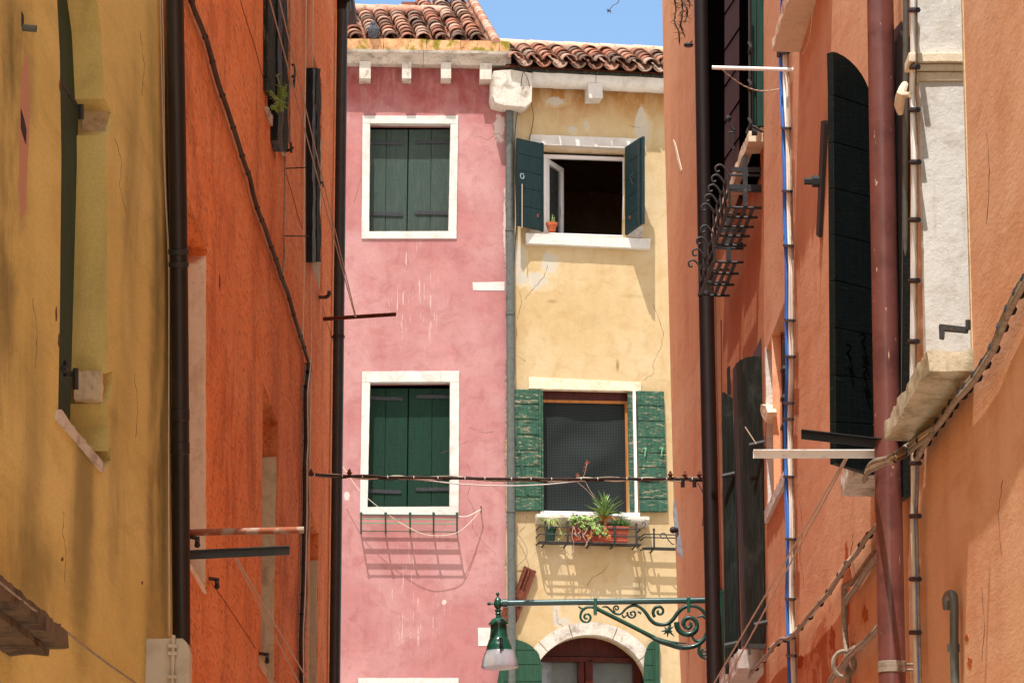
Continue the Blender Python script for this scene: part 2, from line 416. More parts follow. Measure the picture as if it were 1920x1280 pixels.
def mossy():
    s = NB('mossy_brick_edge')
    c = s.mix(s.remap(s.noise(8, 5, 0.6), 0.4, 0.7), srgb(214, 164, 120), srgb(176, 124, 88))
    m = s.remap(s.noise((7, 7, 5), 6, 0.7, 0.5, (3, 3, 3)), 0.46, 0.60)
    c = s.mix(m, c, srgb(128, 118, 42)); c = s.mix(s.remap(s.noise(24, 4, 0.7), 0.58, 0.7, 0, .8), c, srgb(58, 46, 34))
    return s.done(c, 0.95, s.bump(s.noise(40, 4, 0.6), 0.8, 0.01), 0.1)
M['moss'] = mossy()
def tiles():
    s = NB('terracotta_roof_tiles')
    a = s.new("ShaderNodeAttribute"); a.attribute_name = "tint"
    c = a.outputs["Color"]
    c = s.mix(s.remap(s.noise(14, 6, 0.7, 0.4), 0.5, 0.66, 0, .7), c, srgb(84, 58, 44))
    c = s.mix(s.remap(s.noise(34, 5, 0.7, 0.2, (2, 4, 1)), 0.60, 0.66, 0, .6), c, srgb(200, 176, 150))
    return s.done(c, 0.92, s.bump(s.noise(50, 4, 0.65), 0.7, 0.008), 0.12)
M['tile'] = tiles()
def painted_wood(name, base, alt, flake=None, famt=0.0, grainz=(60, 60, 5), rough=0.55, fsc=(16, 16, 55), thr=(0.56, 0.60)):
    s = NB(name)
    c = s.mix(s.remap(s.noise(grainz, 5, 0.6), 0.4, 0.7), base, alt)
    c = s.mix(s.remap(s.noise(3, 4, 0.6), 0.5, 0.8, 0, .4), c, scale(alt, 1.3))
    nrm = s.bump(s.noise(grainz, 4, 0.6), 0.25, 0.003)
    if flake:
        fn = s.noise(fsc, 6, 0.72, 0.9, (5, 2, 2)); f = s.remap(fn, *thr)
        f2 = s.remap(s.noise(fsc, 5, 0.72, 0.9, (1, 8, 2)), thr[0] + .01, thr[1] + .01)
        c = s.mix(s.math('MULTIPLY', f, famt), c, flake[0]); c = s.mix(s.math('MULTIPLY', f2, famt), c, flake[1])
        nrm = s.bump(fn, 0.6, 0.006, nrm)
    return s.done(c, rough, nrm, 0.2)
M['shut_pk1'] = painted_wood('faded_green_paint', srgb(54, 68, 60), srgb(64, 78, 70), (srgb(96, 110, 96), srgb(80, 100, 90)), 0.35, thr=(.66, .7))
M['shut_pk2'] = painted_wood('bottle_green_paint', srgb(15, 50, 34), srgb(11, 40, 28), (srgb(70, 100, 80), srgb(60, 92, 76)), 0.3, thr=(.68, .7))
M['shut_up'] = painted_wood('blue_green_paint', srgb(24, 44, 46), srgb(18, 35, 37), (srgb(90, 118, 108), srgb(70, 96, 90)), 0.35, thr=(.64, .68))
M['shut_peel'] = painted_wood('peeling_green_paint', srgb(42, 76, 60), srgb(60, 98, 78), (srgb(24, 42, 34), srgb(158, 140, 112)), 0.8, fsc=(9, 9, 42), thr=(.56, .59))
M['shut_arch'] = painted_wood('mid_green_paint', srgb(42, 76, 56), srgb(32, 62, 46), (srgb(220, 214, 200), srgb(30, 60, 44)), 0.6, thr=(.70, .71))
M['black'] = simple('flat_black_paint', srgb(6, 5, 5), 1.0, spec=0.0)
M['black_paint'] = painted_wood('black_green_paint', srgb(15, 22, 21), srgb(9, 15, 14), (srgb(52, 66, 62), srgb(40, 54, 50)), 0.4, thr=(.62, .70), rough=0.5)
M['old_wood'] = painted_wood('weathered_dark_wood', srgb(46, 50, 42), srgb(24, 26, 22), (srgb(120, 108, 84), srgb(14, 14, 12)), 0.7, fsc=(40, 40, 6), thr=(.56, .62), rough=0.8)
M['shut_dirty'] = painted_wood('dusty_black_paint', srgb(26, 36, 33), srgb(40, 52, 48), (srgb(84, 92, 88), srgb(60, 70, 66)), 0.35, fsc=(5, 5, 3), thr=(.5, .7), rough=0.45)
M['dk_green'] = painted_wood('dark_green_paint', srgb(30, 62, 52), srgb(22, 48, 40))
M['brown_wood'] = painted_wood('red_brown_wood', srgb(74, 26, 17), srgb(50, 17, 11), rough=0.35)
M['orange_wood'] = painted_wood('orange_batten', srgb(176, 112, 56), srgb(150, 88, 42), rough=0.6)
M['brown_plank'] = painted_wood('brown_planks', srgb(66, 34, 24), srgb(52, 26, 18), rough=0.7)
M['iron'] = simple('dark_wrought_iron', srgb(44, 44, 42), 0.6, col2=srgb(70, 52, 40), nsc=60, spec=0.4, bump=0.4, thr=(.55, .7))
M['strap'] = simple('grey_painted_iron', srgb(42, 46, 50), 0.5, col2=srgb(112, 72, 48), nsc=70, spec=0.4, thr=(.6, .66))
M['iron_green'] = simple('green_painted_iron', srgb(30, 78, 60), 0.45, col2=srgb(60, 72, 50), nsc=50, spec=0.4)
M['iron_lgreen'] = simple('faded_mint_iron', srgb(104, 160, 124), 0.6, col2=srgb(140, 120, 88), nsc=40, spec=0.3, thr=(.58, .66))
M['lampgreen'] = simple('glossy_green_enamel', srgb(10, 84, 64), 0.28, col2=srgb(8, 66, 54), nsc=12, spec=0.6, coat=0.4, bump=0.08)
M['lampdark'] = simple('dark_green_cast_iron', srgb(16, 66, 52), 0.4, col2=srgb(12, 46, 40), nsc=20, spec=0.5, bump=0.3, coat=0.2)
M['armpipe'] = simple('blue_green_enamel', srgb(8, 78, 72), 0.28, col2=srgb(6, 60, 60), nsc=12, spec=0.6, coat=0.4, bump=0.1)
M['rust'] = simple('rusty_iron', srgb(112, 62, 42), 0.85, col2=srgb(72, 40, 32), nsc=28, spec=0.2, bump=0.8)
M['rustpipe'] = simple('rusted_galvanised_pole', srgb(150, 84, 54), 0.7, col2=srgb(160, 140, 120), nsc=(14), spec=0.3, bump=0.5, thr=(.45, .6))
M['greypipe'] = simple('grey_zinc_pipe', srgb(92, 94, 88), 0.45, col2=srgb(74, 78, 74), nsc=18, spec=0.5, metal=0.1, bump=0.15)
M['blackpipe'] = simple('black_brown_pipe', srgb(40, 32, 28), 0.42, col2=srgb(32, 26, 23), nsc=14, spec=0.4, bump=0.12)
M['darkpipe'] = simple('dark_grey_pipe', srgb(58, 62, 58), 0.4, col2=srgb(48, 50, 48), nsc=14, spec=0.4, bump=0.12)
M['nearblack'] = simple('near_black_brown_pipe', srgb(30, 15, 10), 0.5, col2=srgb(22, 11, 8), nsc=14, spec=0.3, bump=0.12)
def wine():
    s = NB('wine_red_pipe')
    c = s.mix(s.remap(s.noise(7, 4, 0.6), 0.4, 0.7), srgb(112, 66, 60), srgb(92, 52, 48))
    c = s.mix(s.remap(s.noise((40, 40, 14), 5, 0.7, 0.4), 0.66, 0.69, 0, .8), c, srgb(206, 176, 150))
    c = s.mix(s.remap(s.noise(60, 3, 0.7), 0.6, 0.75, 0, .3), c, srgb(150, 96, 86))
    return s.done(c, 0.3, s.bump(s.noise(9, 4, 0.6), 0.35, 0.01), 0.5, coat=0.15)
M['wine'] = wine()
M['cable_dark'] = simple('dark_cable', srgb(62, 46, 38), 0.7, nsc=40, col2=srgb(40, 30, 26))
M['cable_grey'] = simple('grey_cable', srgb(150, 134, 116), 0.7, nsc=30, col2=srgb(110, 92, 76), bump=0.2)
M['cable_cream'] = simple('cream_cable', srgb(214, 200, 172), 0.6, nsc=30)
M['cable_white'] = simple('white_cable', srgb(232, 228, 222), 0.5, nsc=20, var=.1)
M['cable_blue'] = simple('blue_cable', srgb(52, 112, 190), 0.5, nsc=10, var=.15)
M['rope'] = simple('clothesline_rope', srgb(186, 160, 138), 0.8, nsc=120, var=.3)
M['clip'] = simple('black_plastic', srgb(26, 26, 26), 0.5)
M['wpaint'] = simple('white_paint', srgb(244, 242, 238), 0.5, nsc=16, col2=srgb(206, 198, 186), thr=(.55, .75))
M['upvc'] = simple('white_window_frame', srgb(236, 234, 236), 0.35, nsc=10, var=.06)
M['box'] = simple('off_white_plastic', srgb(196, 188, 168), 0.5, nsc=8, col2=srgb(172, 164, 144))
M['greymetal'] = simple('pale_grey_paint', srgb(150, 156, 164), 0.4, nsc=14, col2=srgb(120, 126, 134))
M['terra'] = simple('terracotta', srgb(176, 88, 56), 0.85, nsc=20, col2=srgb(196, 120, 88), spec=0.15, bump=0.3)
M['terra_box'] = simple('terracotta_plastic', srgb(156, 70, 44), 0.5, nsc=14, col2=srgb(136, 58, 36))
M['pot_green'] = simple('dark_green_plastic', srgb(18, 58, 42), 0.4, nsc=10)
M['soil'] = simple('potting_soil', srgb(54, 38, 28), 0.95, nsc=60, bump=1.0)
def leafm(name, a, b, rough=0.5):
    s = NB(name); c = s.mix(s.remap(s.noise(26, 3, 0.6), 0.35, 0.68), a, b)
    s.done(c, rough, None, 0.4); s.b.inputs["Subsurface Weight"].default_value = 0.0
    return s.m
M['aloe'] = leafm('aloe_leaf', srgb(76, 112, 54), srgb(140, 158, 80))
M['aloe_dry'] = leafm('dry_orange_leaf', srgb(190, 110, 52), srgb(206, 150, 80))
M['succ'] = leafm('pale_succulent_leaf', srgb(150, 186, 96), srgb(186, 206, 130))
M['succ_dk'] = leafm('green_succulent_leaf', srgb(78, 120, 58), srgb(116, 152, 70))
M['purple'] = leafm('dark_purple_leaf', srgb(74, 50, 70), srgb(90, 66, 84))
M['spider'] = leafm('variegated_leaf', srgb(206, 212, 140), srgb(140, 168, 84))
M['dusty'] = simple('dusty_black_iron', srgb(46, 50, 50), 0.8)
M['stem'] = leafm('pale_pink_stem', srgb(176, 150, 132), srgb(150, 110, 86))
M['weed'] = leafm('bright_weed_leaf', srgb(98, 140, 50), srgb(128, 168, 70))
M['weed_dk'] = leafm('dry_brown_sprig', srgb(60, 44, 30), srgb(84, 64, 42))
M['flower'] = leafm('orange_red_flower', srgb(206, 84, 54), srgb(220, 120, 84))
M['interior'] = simple('dim_room_wall', srgb(120, 104, 92), 0.9)
M['dark_in'] = simple('dark_interior', srgb(40, 32, 28), 0.9)
M['curtain'] = simple('grey_green_curtain', srgb(150, 156, 148), 0.85, nsc=6, col2=srgb(130, 138, 132))
M['pigeon'] = simple('pigeon_feathers', srgb(84, 88, 98), 0.7, nsc=40, col2=srgb(44, 46, 54))
M['paving'] = simple('pale_stone_paving', srgb(202, 196, 186), 0.85, nsc=3, col2=srgb(182, 176, 166), bump=0.3)
def glass(name, tint, a=0.25):
    s = NB(name); s.done(tint, 0.05, None, 0.6); s.b.inputs["Transmission Weight"].default_value = 0.0
    s.b.inputs["Alpha"].default_value = a; return s.m
M['pane'] = glass('window_glass', srgb(90, 100, 100), 0.22)
def lampglass():
    s = NB('ribbed_lamp_glass')
    s.done(srgb(202, 206, 210), 0.28, None, 0.6)
    s.b.inputs["Transmission Weight"].default_value = 0.55; s.b.inputs["IOR"].default_value = 1.2
    return s.m
M['lampglass'] = lampglass()
def screen():
    s = NB('insect_mesh'); sep = s.new("ShaderNodeSeparateXYZ"); s.link(s.pos(), sep.inputs[0])
    def line(v, pitch):
        f = s.math('FRACT', s.math('DIVIDE', v, pitch)); return s.remap(s.math('ABSOLUTE', s.math('SUBTRACT', f, 0.5)), 0.20, 0.32)
    g = s.math('MAXIMUM', line(sep.outputs[0], 0.0185), line(sep.outputs[2], 0.0185))
    c = s.mix(g, srgb(8, 9, 9), srgb(50, 55, 54))
    s.done(c, 0.95, None, 0.05); return s.m
M['screen'] = screen()

# ---------------------------------------------------------------- ground
m = MB(); m.add([(-400, -400, 0), (400, -400, 0), (400, 600, 0), (-400, 600, 0)], [(0, 1, 2, 3)])
tag(m.build('ground', M['paving'], loc=(0, 0, 0)), kind='structure')

# ---------------------------------------------------------------- generic pieces
def shell(m, W, u0, u1, z1, depth, top_only=False):
    """back, ends and top of a house behind wall W"""
    a = [W.W(u0, 0, 0), W.W(u0, 0, -depth), W.W(u1, 0, -depth), W.W(u1, 0, 0)]
    b = [Vector((p.x, p.y, z1)) for p in a]
    m.add(a + b, [(0, 1, 5, 4), (1, 2, 6, 5), (2, 3, 7, 6), (4, 5, 6, 7)])
def wallmesh(m, W, outer, holes):
    """front skin with openings; holes = list of (uv polygon, reveal depth)"""
    loops = [outer] + [h for h, d in holes]
    flat = [p for l in loops for p in l]
    tris = tessellate_polygon([[Vector((p[0], p[1], 0)) for p in l] for l in loops])
    m.add([W.W(u, z, 0) for u, z in flat], [tuple(t) for t in tris])
    for h, d in holes:
        n = len(h)
        m.add([W.W(u, z, 0) for u, z in h] + [W.W(u, z, -d) for u, z in h], [(i, (i + 1) % n, (i + 1) % n + n, i + n) for i in range(n)])
def ring(W, outer_px, inner_px, w0, w1):
    m = MB(); m.prism(W, W.poly(outer_px, w1), w0, w1, holes=[W.poly(inner_px, w1)]); return m
def arc_px(cx, cy, r, a0, a1, n=18):
    return [(cx + r * math.cos(R(a0 + (a1 - a0) * i / n)), cy - r * math.sin(R(a0 + (a1 - a0) * i / n))) for i in range(n + 1)]
def plank_leaf(parent, W, pts, w0, w1, edges, horizontal, mat, name='shutter', gap=0.009, rails=True, jit=0.002):
    """shutter leaf on wall W: pts = 4 px corners tl,tr,br,bl at offset w1; edges = fractions of the plank joints"""
    m = MB(); tl, tr, br, bl = [Vector((*p, 0)) for p in W.poly(pts, w1)]
    e = [0] + list(edges) + [1]
    for i in range(len(e) - 1):
        if horizontal:
            a = L3(tl, bl, e[i]); b = L3(tr, br, e[i]); c = L3(tr, br, e[i + 1]); d = L3(tl, bl, e[i + 1])
            g = Vector((0, gap / 2, 0)); q = [a - g, b - g, c + g, d + g]
        else:
            a = L3(tl, tr, e[i]); b = L3(tl, tr, e[i + 1]); c = L3(bl, br, e[i + 1]); d = L3(bl, br, e[i])
            g = Vector((gap / 2, 0, 0)); q = [a + g, b - g, c - g, d + g]
        m.prism(W, [(p.x, p.y) for p in q], w0 + 0.006, w1 + random.uniform(-jit, jit))
    m.prism(W, [(p.x, p.y) for p in (tl, tr, br, bl)], w0, w1 - 0.012)
    return m.build(name, mat, parent, bevel=0.0025)
def free_leaf(parent, a, b, c, d, thick, edges, mat, name='shutter', gap=0.005, arch=None):
    """plank leaf given by 4 world corners tl,tr,br,bl (any orientation)"""
    m = MB(); nn = (b - a).cross(d - a).normalized(); e = [0] + list(edges) + [1]
    for i in range(len(e) - 1):
        p = [L3(a, d, e[i]), L3(b, c, e[i]), L3(b, c, e[i + 1]), L3(a, d, e[i + 1])]
        v = (d - a).normalized() * gap / 2; p[0] += v; p[1] += v; p[2] -= v; p[3] -= v
        m.hexa([q - nn * thick / 2 for q in p], [q + nn * thick / 2 for q in p])
    m.hexa([q - nn * (thick / 2 - .006) for q in (a, b, c, d)], [q + nn * (thick / 2 - .006) for q in (a, b, c, d)])
    return m.build(name, mat, parent, bevel=0.003)
def strap(parent, W, x0, y0, x1, y1, w, h=7, mat='strap', flip=False):
    m = MB()
    a, b = W.poly([(x0, y0), (x1, y1)], w); hh = h / 167 / 2
    pts = [(a[0], a[1] - hh), (b[0], b[1] - hh), (b[0], b[1] + hh), (a[0], a[1] + hh)]
    tip = 0.02
    if flip: pts = [(a[0] - 0, a[1] - hh * .5), (a[0] + tip, a[1] - hh), (b[0], b[1] - hh), (b[0], b[1] + hh), (a[0] + tip, a[1] + hh), (a[0], a[1] + hh * .5)]
    else: pts = [(a[0], a[1] - hh), (b[0] - tip, b[1] - hh), (b[0], b[1] - hh * .5), (b[0], b[1] + hh * .5), (b[0] - tip, b[1] + hh), (a[0], a[1] + hh)]
    m.prism(W, pts, w - 0.002, w + 0.007)
    for t in (0.12, 0.38, 0.62, 0.88):
        c = W.W(a[0] + (b[0] - a[0]) * t, a[1] + (b[1] - a[1]) * t, w + 0.008); m.lathe(c - W.n * .004, [(0.007, 0), (0.007, 0.003), (0.003, 0.006)], 8, W.n)
    e = b if flip else a
    c = W.W(e[0], e[1] - hh * 1.4, w + 0.008); m.lathe(c, [(0.009, 0), (0.009, hh * 2.8)], 8)
    return m.build('strap_hinge', M[mat], parent)
def crack(parent, W, pts, r=0.003, mat=None):
    m = MB(); q = []
    for i in range(len(pts) - 1):
        n = 6
        for k in range(n):
            t = k / n; x = pts[i][0] + (pts[i + 1][0] - pts[i][0]) * t + random.uniform(-1.2, 1.2); y = pts[i][1] + (pts[i + 1][1] - pts[i][1]) * t + random.uniform(-1.2, 1.2)
            q.append(W.P(x, y, 0.0))
    q.append(W.P(*pts[-1], 0.0))
    m.tube(q, [r * random.uniform(0.4, 1.1) for _ in q], 4, smooth=0)
    return m.build('crack', mat or M['crack'], parent)
M['crack'] = simple('crack_shadow_dirt', srgb(96, 66, 48), 0.95)
TINTS = [srgb(170, 116, 94), srgb(150, 104, 86), srgb(184, 138, 116), srgb(122, 92, 78), srgb(180, 150, 130), srgb(146, 124, 110), srgb(194, 152, 132), srgb(112, 90, 78), srgb(168, 108, 86)]
def roof_tiles(origin, r, s, ncol, nrow, pitch=0.2, expo=0.19, skip=None, rows_of=None):
    n = r.cross(s).normalized()
    if n.z < 0: n = -n
    m = MB(); L = expo + 0.09
    def barrel(base, ra, rb, up, th, ln):
        seg = 8; vs = []; fs = []
        for rr in (ra, rb, ra - th, rb - th):
            pass
        for (o, rr) in ((0, ra), (ln, rb)):
            for k in range(seg + 1):
                a = math.pi * k / seg
                vs.append(base + s * o + r * (math.cos(a) * rr) + n * (math.sin(a) * rr * 0.8 * up + (0.018 * (1 - o / ln) if up > 0 else 0)))
            for k in range(seg + 1):
                a = math.pi * k / seg; q = rr - th
                vs.append(base + s * o + r * (math.cos(a) * q) + n * (math.sin(a) * q * 0.8 * up + (0.018 * (1 - o / ln) if up > 0 else 0)))
        S1 = seg + 1
        for k in range(seg):
            fs.append((k, k + 1, k + 1 + 2 * S1, k + 2 * S1)); fs.append((k + S1, k + 1 + S1, k + 1 + 3 * S1, k + 3 * S1))
            fs.append((k, k + 1, k + 1 + S1, k + S1)); fs.append((k + 2 * S1, k + 1 + 2 * S1, k + 1 + 3 * S1, k + 3 * S1))
        m.add(vs, fs)
    for i in range(ncol):
        cj = random.uniform(-.012, .012)
        nr = rows_of(i) if rows_of else nrow
        for j in range(nr):
            m.cur = random.choice(TINTS); k = random.uniform(.75, 1.12); m.cur = tuple(x * k for x in m.cur)
            jx, jy, jz = random.uniform(-.012, .012) + cj, random.uniform(-.03, .02), random.uniform(0, .012)
            barrel(origin + r * (pitch * i + jx) + s * (expo * j + jy) + n * (0.05 + jz), 0.088 + random.uniform(-.006, .006), 0.07, 1, 0.014, L)
            m.cur = random.choice(TINTS[:5]); m.cur = tuple(x * 0.8 for x in m.cur)
            barrel(origin + r * (pitch * (i + .5) + jx) + s * (expo * j + random.uniform(-.03, .01) - .03) + n * 0.055, 0.088, 0.078, -1, 0.014, L)
    return m

# ================================================================ PINK HOUSE
def side(W, px): return W.uz(px, 640)[0]
zc = PK.uz(800, 120)[1]
pk = thing('pink_house', PK.W(-1, 0, 0), 'pink plastered house with green shutters and stone cornice, closing the alley', 'house')
m = MB()
W1o = [(680, 217), (859, 217), (856, 447), (678, 447)]; W1i = [(694, 231), (845, 232), (841, 433), (692, 434)]
W2o = [(679, 696), (861, 695), (860, 964), (675, 964)]; W2i = [(694, 716), (844, 715), (843, 949), (689, 950)]
W3o = [(672, 1270), (860, 1270), (860, 1500), (672, 1500)]; W3i = [(688, 1290), (844, 1290), (844, 1480), (688, 1480)]
uR = side(PK, 949)
outer = [(-6, 0), (uR, 0)] + [(uR + random.uniform(-.018, .008), zz) for zz in [i * 0.12 for i in range(int((zc + .2) / .12))][1:]] + [(uR, zc + .2), (-6, zc + .2)]
wallmesh(m, PK, outer, [(PK.poly(h), 0.2) for h in (W1i, W2i, W3i)])
shell(m, PK, -6, uR, zc + .2, 6)
m.build('wall', M['pink'], pk)
# mortar strip at the party wall
m = MB(); pts = []
for i in range(46): pts.append((side(PK, 944) + random.uniform(-.02, .01), zc * i / 45))
m.prism(PK, pts + [(uR + .03, zc), (uR + .03, 0)], -0.05, -0.006)
m.build('mortar_strip', M['mortar'], pk)
# stone blocks set in the plaster
for pts in ([(886, 529), (946, 528), (946, 545), (887, 544)], [(896, 1176), (947, 1175), (947, 1209), (897, 1210)]):
    m = MB(); m.prism(PK, PK.poly(pts, .004), -0.05, 0.004); m.build('stone_block', M['stone'], pk, rough=(0.05, 0.003, 9))
def frame4(W, o, i, w0, w1, mat, parent, sill=0.0, name='window'):
    """stone surround as lintel, two jambs and sill, in one mesh"""
    m = MB()
    O = W.poly(o, w1); I = W.poly(i, w1); g = 0.0015
    m.prism(W, [O[0], O[1], (O[1][0], I[1][1]), (O[0][0], I[0][1])], w0, w1)
    m.prism(W, [(O[3][0], O[3][1]), (O[2][0], O[2][1]), (O[2][0], I[2][1]), (O[3][0], I[3][1])], w0, w1 + sill)
    m.prism(W, [(O[0][0], I[0][1] - g), (I[0][0], I[0][1] - g), (I[3][0], I[3][1] + g), (O[3][0], I[3][1] + g)], w0, w1 - .002)
    m.prism(W, [(I[1][0], I[1][1] - g), (O[1][0], I[1][1] - g), (O[2][0], I[2][1] + g), (I[2][0], I[2][1] + g)], w0, w1 - .002)
    return m.build(name, mat, parent, rough=(0.07, 0.0025, 8))
# window 1
def board_pair(wn, pts, mids, mat, w=-0.16):
    (tl, tr, br, bl) = pts; c = mids[len(mids) // 2]
    f = lambda x: (x - tl[0]) / (tr[0] - tl[0])
    cx_t = c; cx_b = bl[0] + (br[0] - bl[0]) * f(c)
    plank_leaf(wn, PK, [tl, (cx_t - .7, tl[1]), (cx_b - .7, bl[1]), bl], w - .03, w, [(mids[0] - tl[0]) / (c - tl[0])], False, mat)
    plank_leaf(wn, PK, [(cx_t + .7, tr[1]), tr, br, (cx_b + .7, br[1])], w - .03, w, [(mids[2] - c) / (tr[0] - c)], False, mat)
wn = frame4(PK, W1o, W1i, -0.10, 0.018, M['stone'], pk); wn['label'] = 'white stone window with faded grey green shutters, top floor of the pink house'
board_pair(wn, [(692, 243), (847, 243), (843, 440), (690, 440)], (725, 766, 809), M['shut_pk1'])
for a in ((694, 268, 757, 269, False), (779, 267, 843, 266, True), (694, 401, 756, 402.5, False), (778, 399, 842, 400, True)): strap(wn, PK, a[0], a[1], a[2], a[3], -0.153, flip=a[4])
wn = frame4(PK, W2o, W2i, -0.10, 0.018, M['stone'], pk); wn['label'] = 'white stone window with closed bottle green shutters, middle floor of the pink house'
board_pair(wn, [(690, 728), (847, 728), (846, 956), (686, 956)], (724, 766, 810), M['shut_pk2'])
for a in ((695, 746, 756, 748, False), (780, 743.5, 844, 744, True), (690, 920, 753, 922, False), (779, 917, 844, 916.5, True)): strap(wn, PK, a[0], a[1], a[2], a[3], -0.153, flip=a[4])
wn = frame4(PK, W3o, W3i, -0.10, 0.018, M['stone'], pk)
board_pair(wn, [(688, 1296), (847, 1296), (847, 1490), (688, 1490)], (724, 766, 810), M['shut_pk2'])
# cornice
def zat(W, px, py, w): return W.uz(px, py, w)[1]
prof = [(0.0, zat(PK, 800, 122, .12)), (0.13, zat(PK, 800, 121, .13)), (0.14, zat(PK, 800, 116, .14))]
for k in range(7):
    a = R(90 * k / 6); prof.append((0.15 + 0.12 * (1 - math.cos(a)), L3(zat(PK, 800, 114, .15), zat(PK, 800, 101, .27), math.sin(a))))
prof += [(0.285, zat(PK, 800, 100, .285)), (0.30, zat(PK, 800, 99, .30)), (0.31, zat(PK, 800, 94, .31)), (0.0, zat(PK, 800, 94, .31))]
m = MB(); us = [-4.2, -3.1, -2.05, side(PK, 790), side(PK, 957)]
for a, b in zip(us[:-1], us[1:]): m.sweep(PK, prof, a + .003, b - .003, 3)
m.build('cornice', M['stone_dirty'], pk, rough=(0.09, 0.005, 5))
m = MB(); zt = zat(PK, 800, 75, .28); zb = prof[-2][1] + .004
us = [-4.2, -3.4, -2.6, -1.9, -1.45, -.95, -.55, -0.1, side(PK, 954)]
for a, b in zip(us[:-1], us[1:]): m.box(PK, a + .003, b - .003, zb, zt + random.uniform(-.006, .006), 0.0, 0.285 + random.uniform(-.004, .004))
m.build('brick_eaves_course', M['moss'], pk, rough=(0.06, 0.006, 8))
for x0, x1, y1 in ((674, 695, 147), (754, 771, 147), (827, 846, 147), (900, 922, 149)):
    m = MB(); q = PK.poly([(x0, 125), (x1, 125), (x1, y1), (x0, y1)], .22)
    z0 = prof[1][1] - .001
    m.prism(PK, [(q[0][0], z0), (q[1][0], z0), q[2], q[3]], -0.02, 0.22)
    m.build('corbel', M['stone_dirty'], pk, rough=(0.06, 0.003, 9))
# roof
sl = R(28.3)
def roof_basis(W, slope, skew=0.0):
    q = Matrix.Rotation(R(skew), 3, 'Z') @ (-W.n); return W.d.copy(), Vector((q.x * math.cos(slope), q.y * math.cos(slope), math.sin(slope)))
r_, s_ = roof_basis(PK, sl, 4.5)
ue = side(PK, 911); nc = 22
org = PK.W(ue - 0.2 * nc + .08, zt - 0.045, 0.215)
m = roof_tiles(org, r_, s_, nc, 9, rows_of=lambda i: 14 if i > nc - 4 else 9)
rf = m.build('roof', M['tile'], pk, smooth=True, colattr=True, angle=50)
m = MB(); n_ = r_.cross(s_).normalized(); n_ = n_ if n_.z > 0 else -n_
a = org - r_ * .2 - n_ * .015 + s_ * .06; bw = 0.2 * (nc - 5) + .2; b2 = 0.2 * nc + .16
m.hexa([a, a + r_ * b2, a + r_ * b2 + s_ * 1.8, a + s_ * 1.8], [p + n_ * .02 for p in (a, a + r_ * b2, a + r_ * b2 + s_ * 1.8, a + s_ * 1.8)])
a2 = a + r_ * (b2 - .8) + s_ * 1.7; m.hexa([a2, a2 + r_ * .8, a2 + r_ * .8 + s_ * 1.0, a2 + s_ * 1.0], [p + n_ * .02 for p in (a2, a2 + r_ * .8, a2 + r_ * .8 + s_ * 1.0, a2 + s_ * 1.0)])
m.build('roof_deck', M['rust'], rf)
m = MB()
for k in range(15):
    m.cur = tuple(x * 1.15 for x in random.choice([TINTS[6], TINTS[2], TINTS[4]])); p = org + s_ * 1.81 + n_ * .07 + r_ * (k * .28 - .2)
    m.tube([p, p + r_ * .3], [.075, .065], 12, smooth=0)
m.build('ridge_tile', M['tile'], rf, smooth=True, colattr=True)
# verge: bright tiles running up the right hand edge
m = MB()
for k in range(18):
    m.cur = tuple(x * 1.1 for x in random.choice([TINTS[6], TINTS[2], TINTS[0]])); p = org + r_ * (0.2 * nc + .02) + s_ * (k * .17 - .05) + n_ * .06
    m.tube([p, p + s_ * .24], [.055, .048], 12, smooth=0)
m.build('verge_tile', M['tile'], rf, smooth=True, colattr=True)
for pts in ([(826, 850), (848, 842), (866, 832), (878, 826)], [(878, 870), (884, 900), (876, 930), (888, 955), (885, 985), (900, 1010), (930, 1040)], [(880, 800), (910, 812), (925, 808)], [(700, 300), (676, 340), (664, 380)], [(895, 255), (915, 262), (935, 250), (945, 262)]):
    crack(pk, PK, pts, 0.0022)

# ================================================================ YELLOW HOUSE
yl = thing('yellow_house', YL.W(1, 0, 0), 'warm yellow house with white stone gutter and open window, beside the pink house', 'house')
zy = YL.uz(1100, 150)[1]
YA = [(1019, 268), (1177, 274), (1174, 444), (1020, 438)]
YB = [(1018, 729), (1179, 733), (1180, 962), (1017, 960)]
arch_in = [(992, 1500)] + [(x, y) for x, y in arc_px(1106, 1303, 114, 180, 0, 24)] + [(1220, 1500)]
wl = [(0, 0)] + [(random.uniform(-.008, .01), .15 * i) for i in range(1, int(zy / .15))] + [(0, zy), (6, zy), (6, 0)]
m = MB(); wallmesh(m, YL, wl, [(YL.poly(YA), .28), (YL.poly(YB), .26), (YL.poly(arch_in), .3)])
shell(m, YL, 0, 6, zy, 5); m.build('wall', M['yellow'], yl)
# gutter and corbel
cgy = lambda py, w: zat(YL, 1110, py, w)
gz0, gz1 = cgy(166, .18), cgy(141, .26)
prof = [(0.0, gz1)] + [(0.0, gz0 + .03)] + [(0.13 - 0.13 * math.cos(R(a)), L3(gz1, gz0, math.sin(R(a)) ** .8)) for a in range(20, 181, 20)] + [(.265, gz1)]
m = MB(); us = [side(YL, 992), side(YL, 1113), side(YL, 1320), 5]
for a, b in zip(us[:-1], us[1:]): m.sweep(YL, prof, a + .004, b - .004, 6)
m.build('stone_gutter', M['stone'], yl, rough=(0.07, 0.006, 5), smooth=True)
m = MB(); m.pbox(YL, 1103, 156, 1130, 184, -0.02, .24); m.build('corbel', M['stone'], yl, rough=(.06, .004, 9))
# gutter outlet block on the party wall
m = MB(); m.prism(YL, YL.poly([(925, 134), (963, 130), (998, 136), (996, 192), (985, 202), (945, 197), (928, 192), (924, 180)], .30), 0.0, .30)
m.build('gutter_outlet_block', M['stone_dirty'], yl, bevel=.035, rough=(.2, .012, 3))
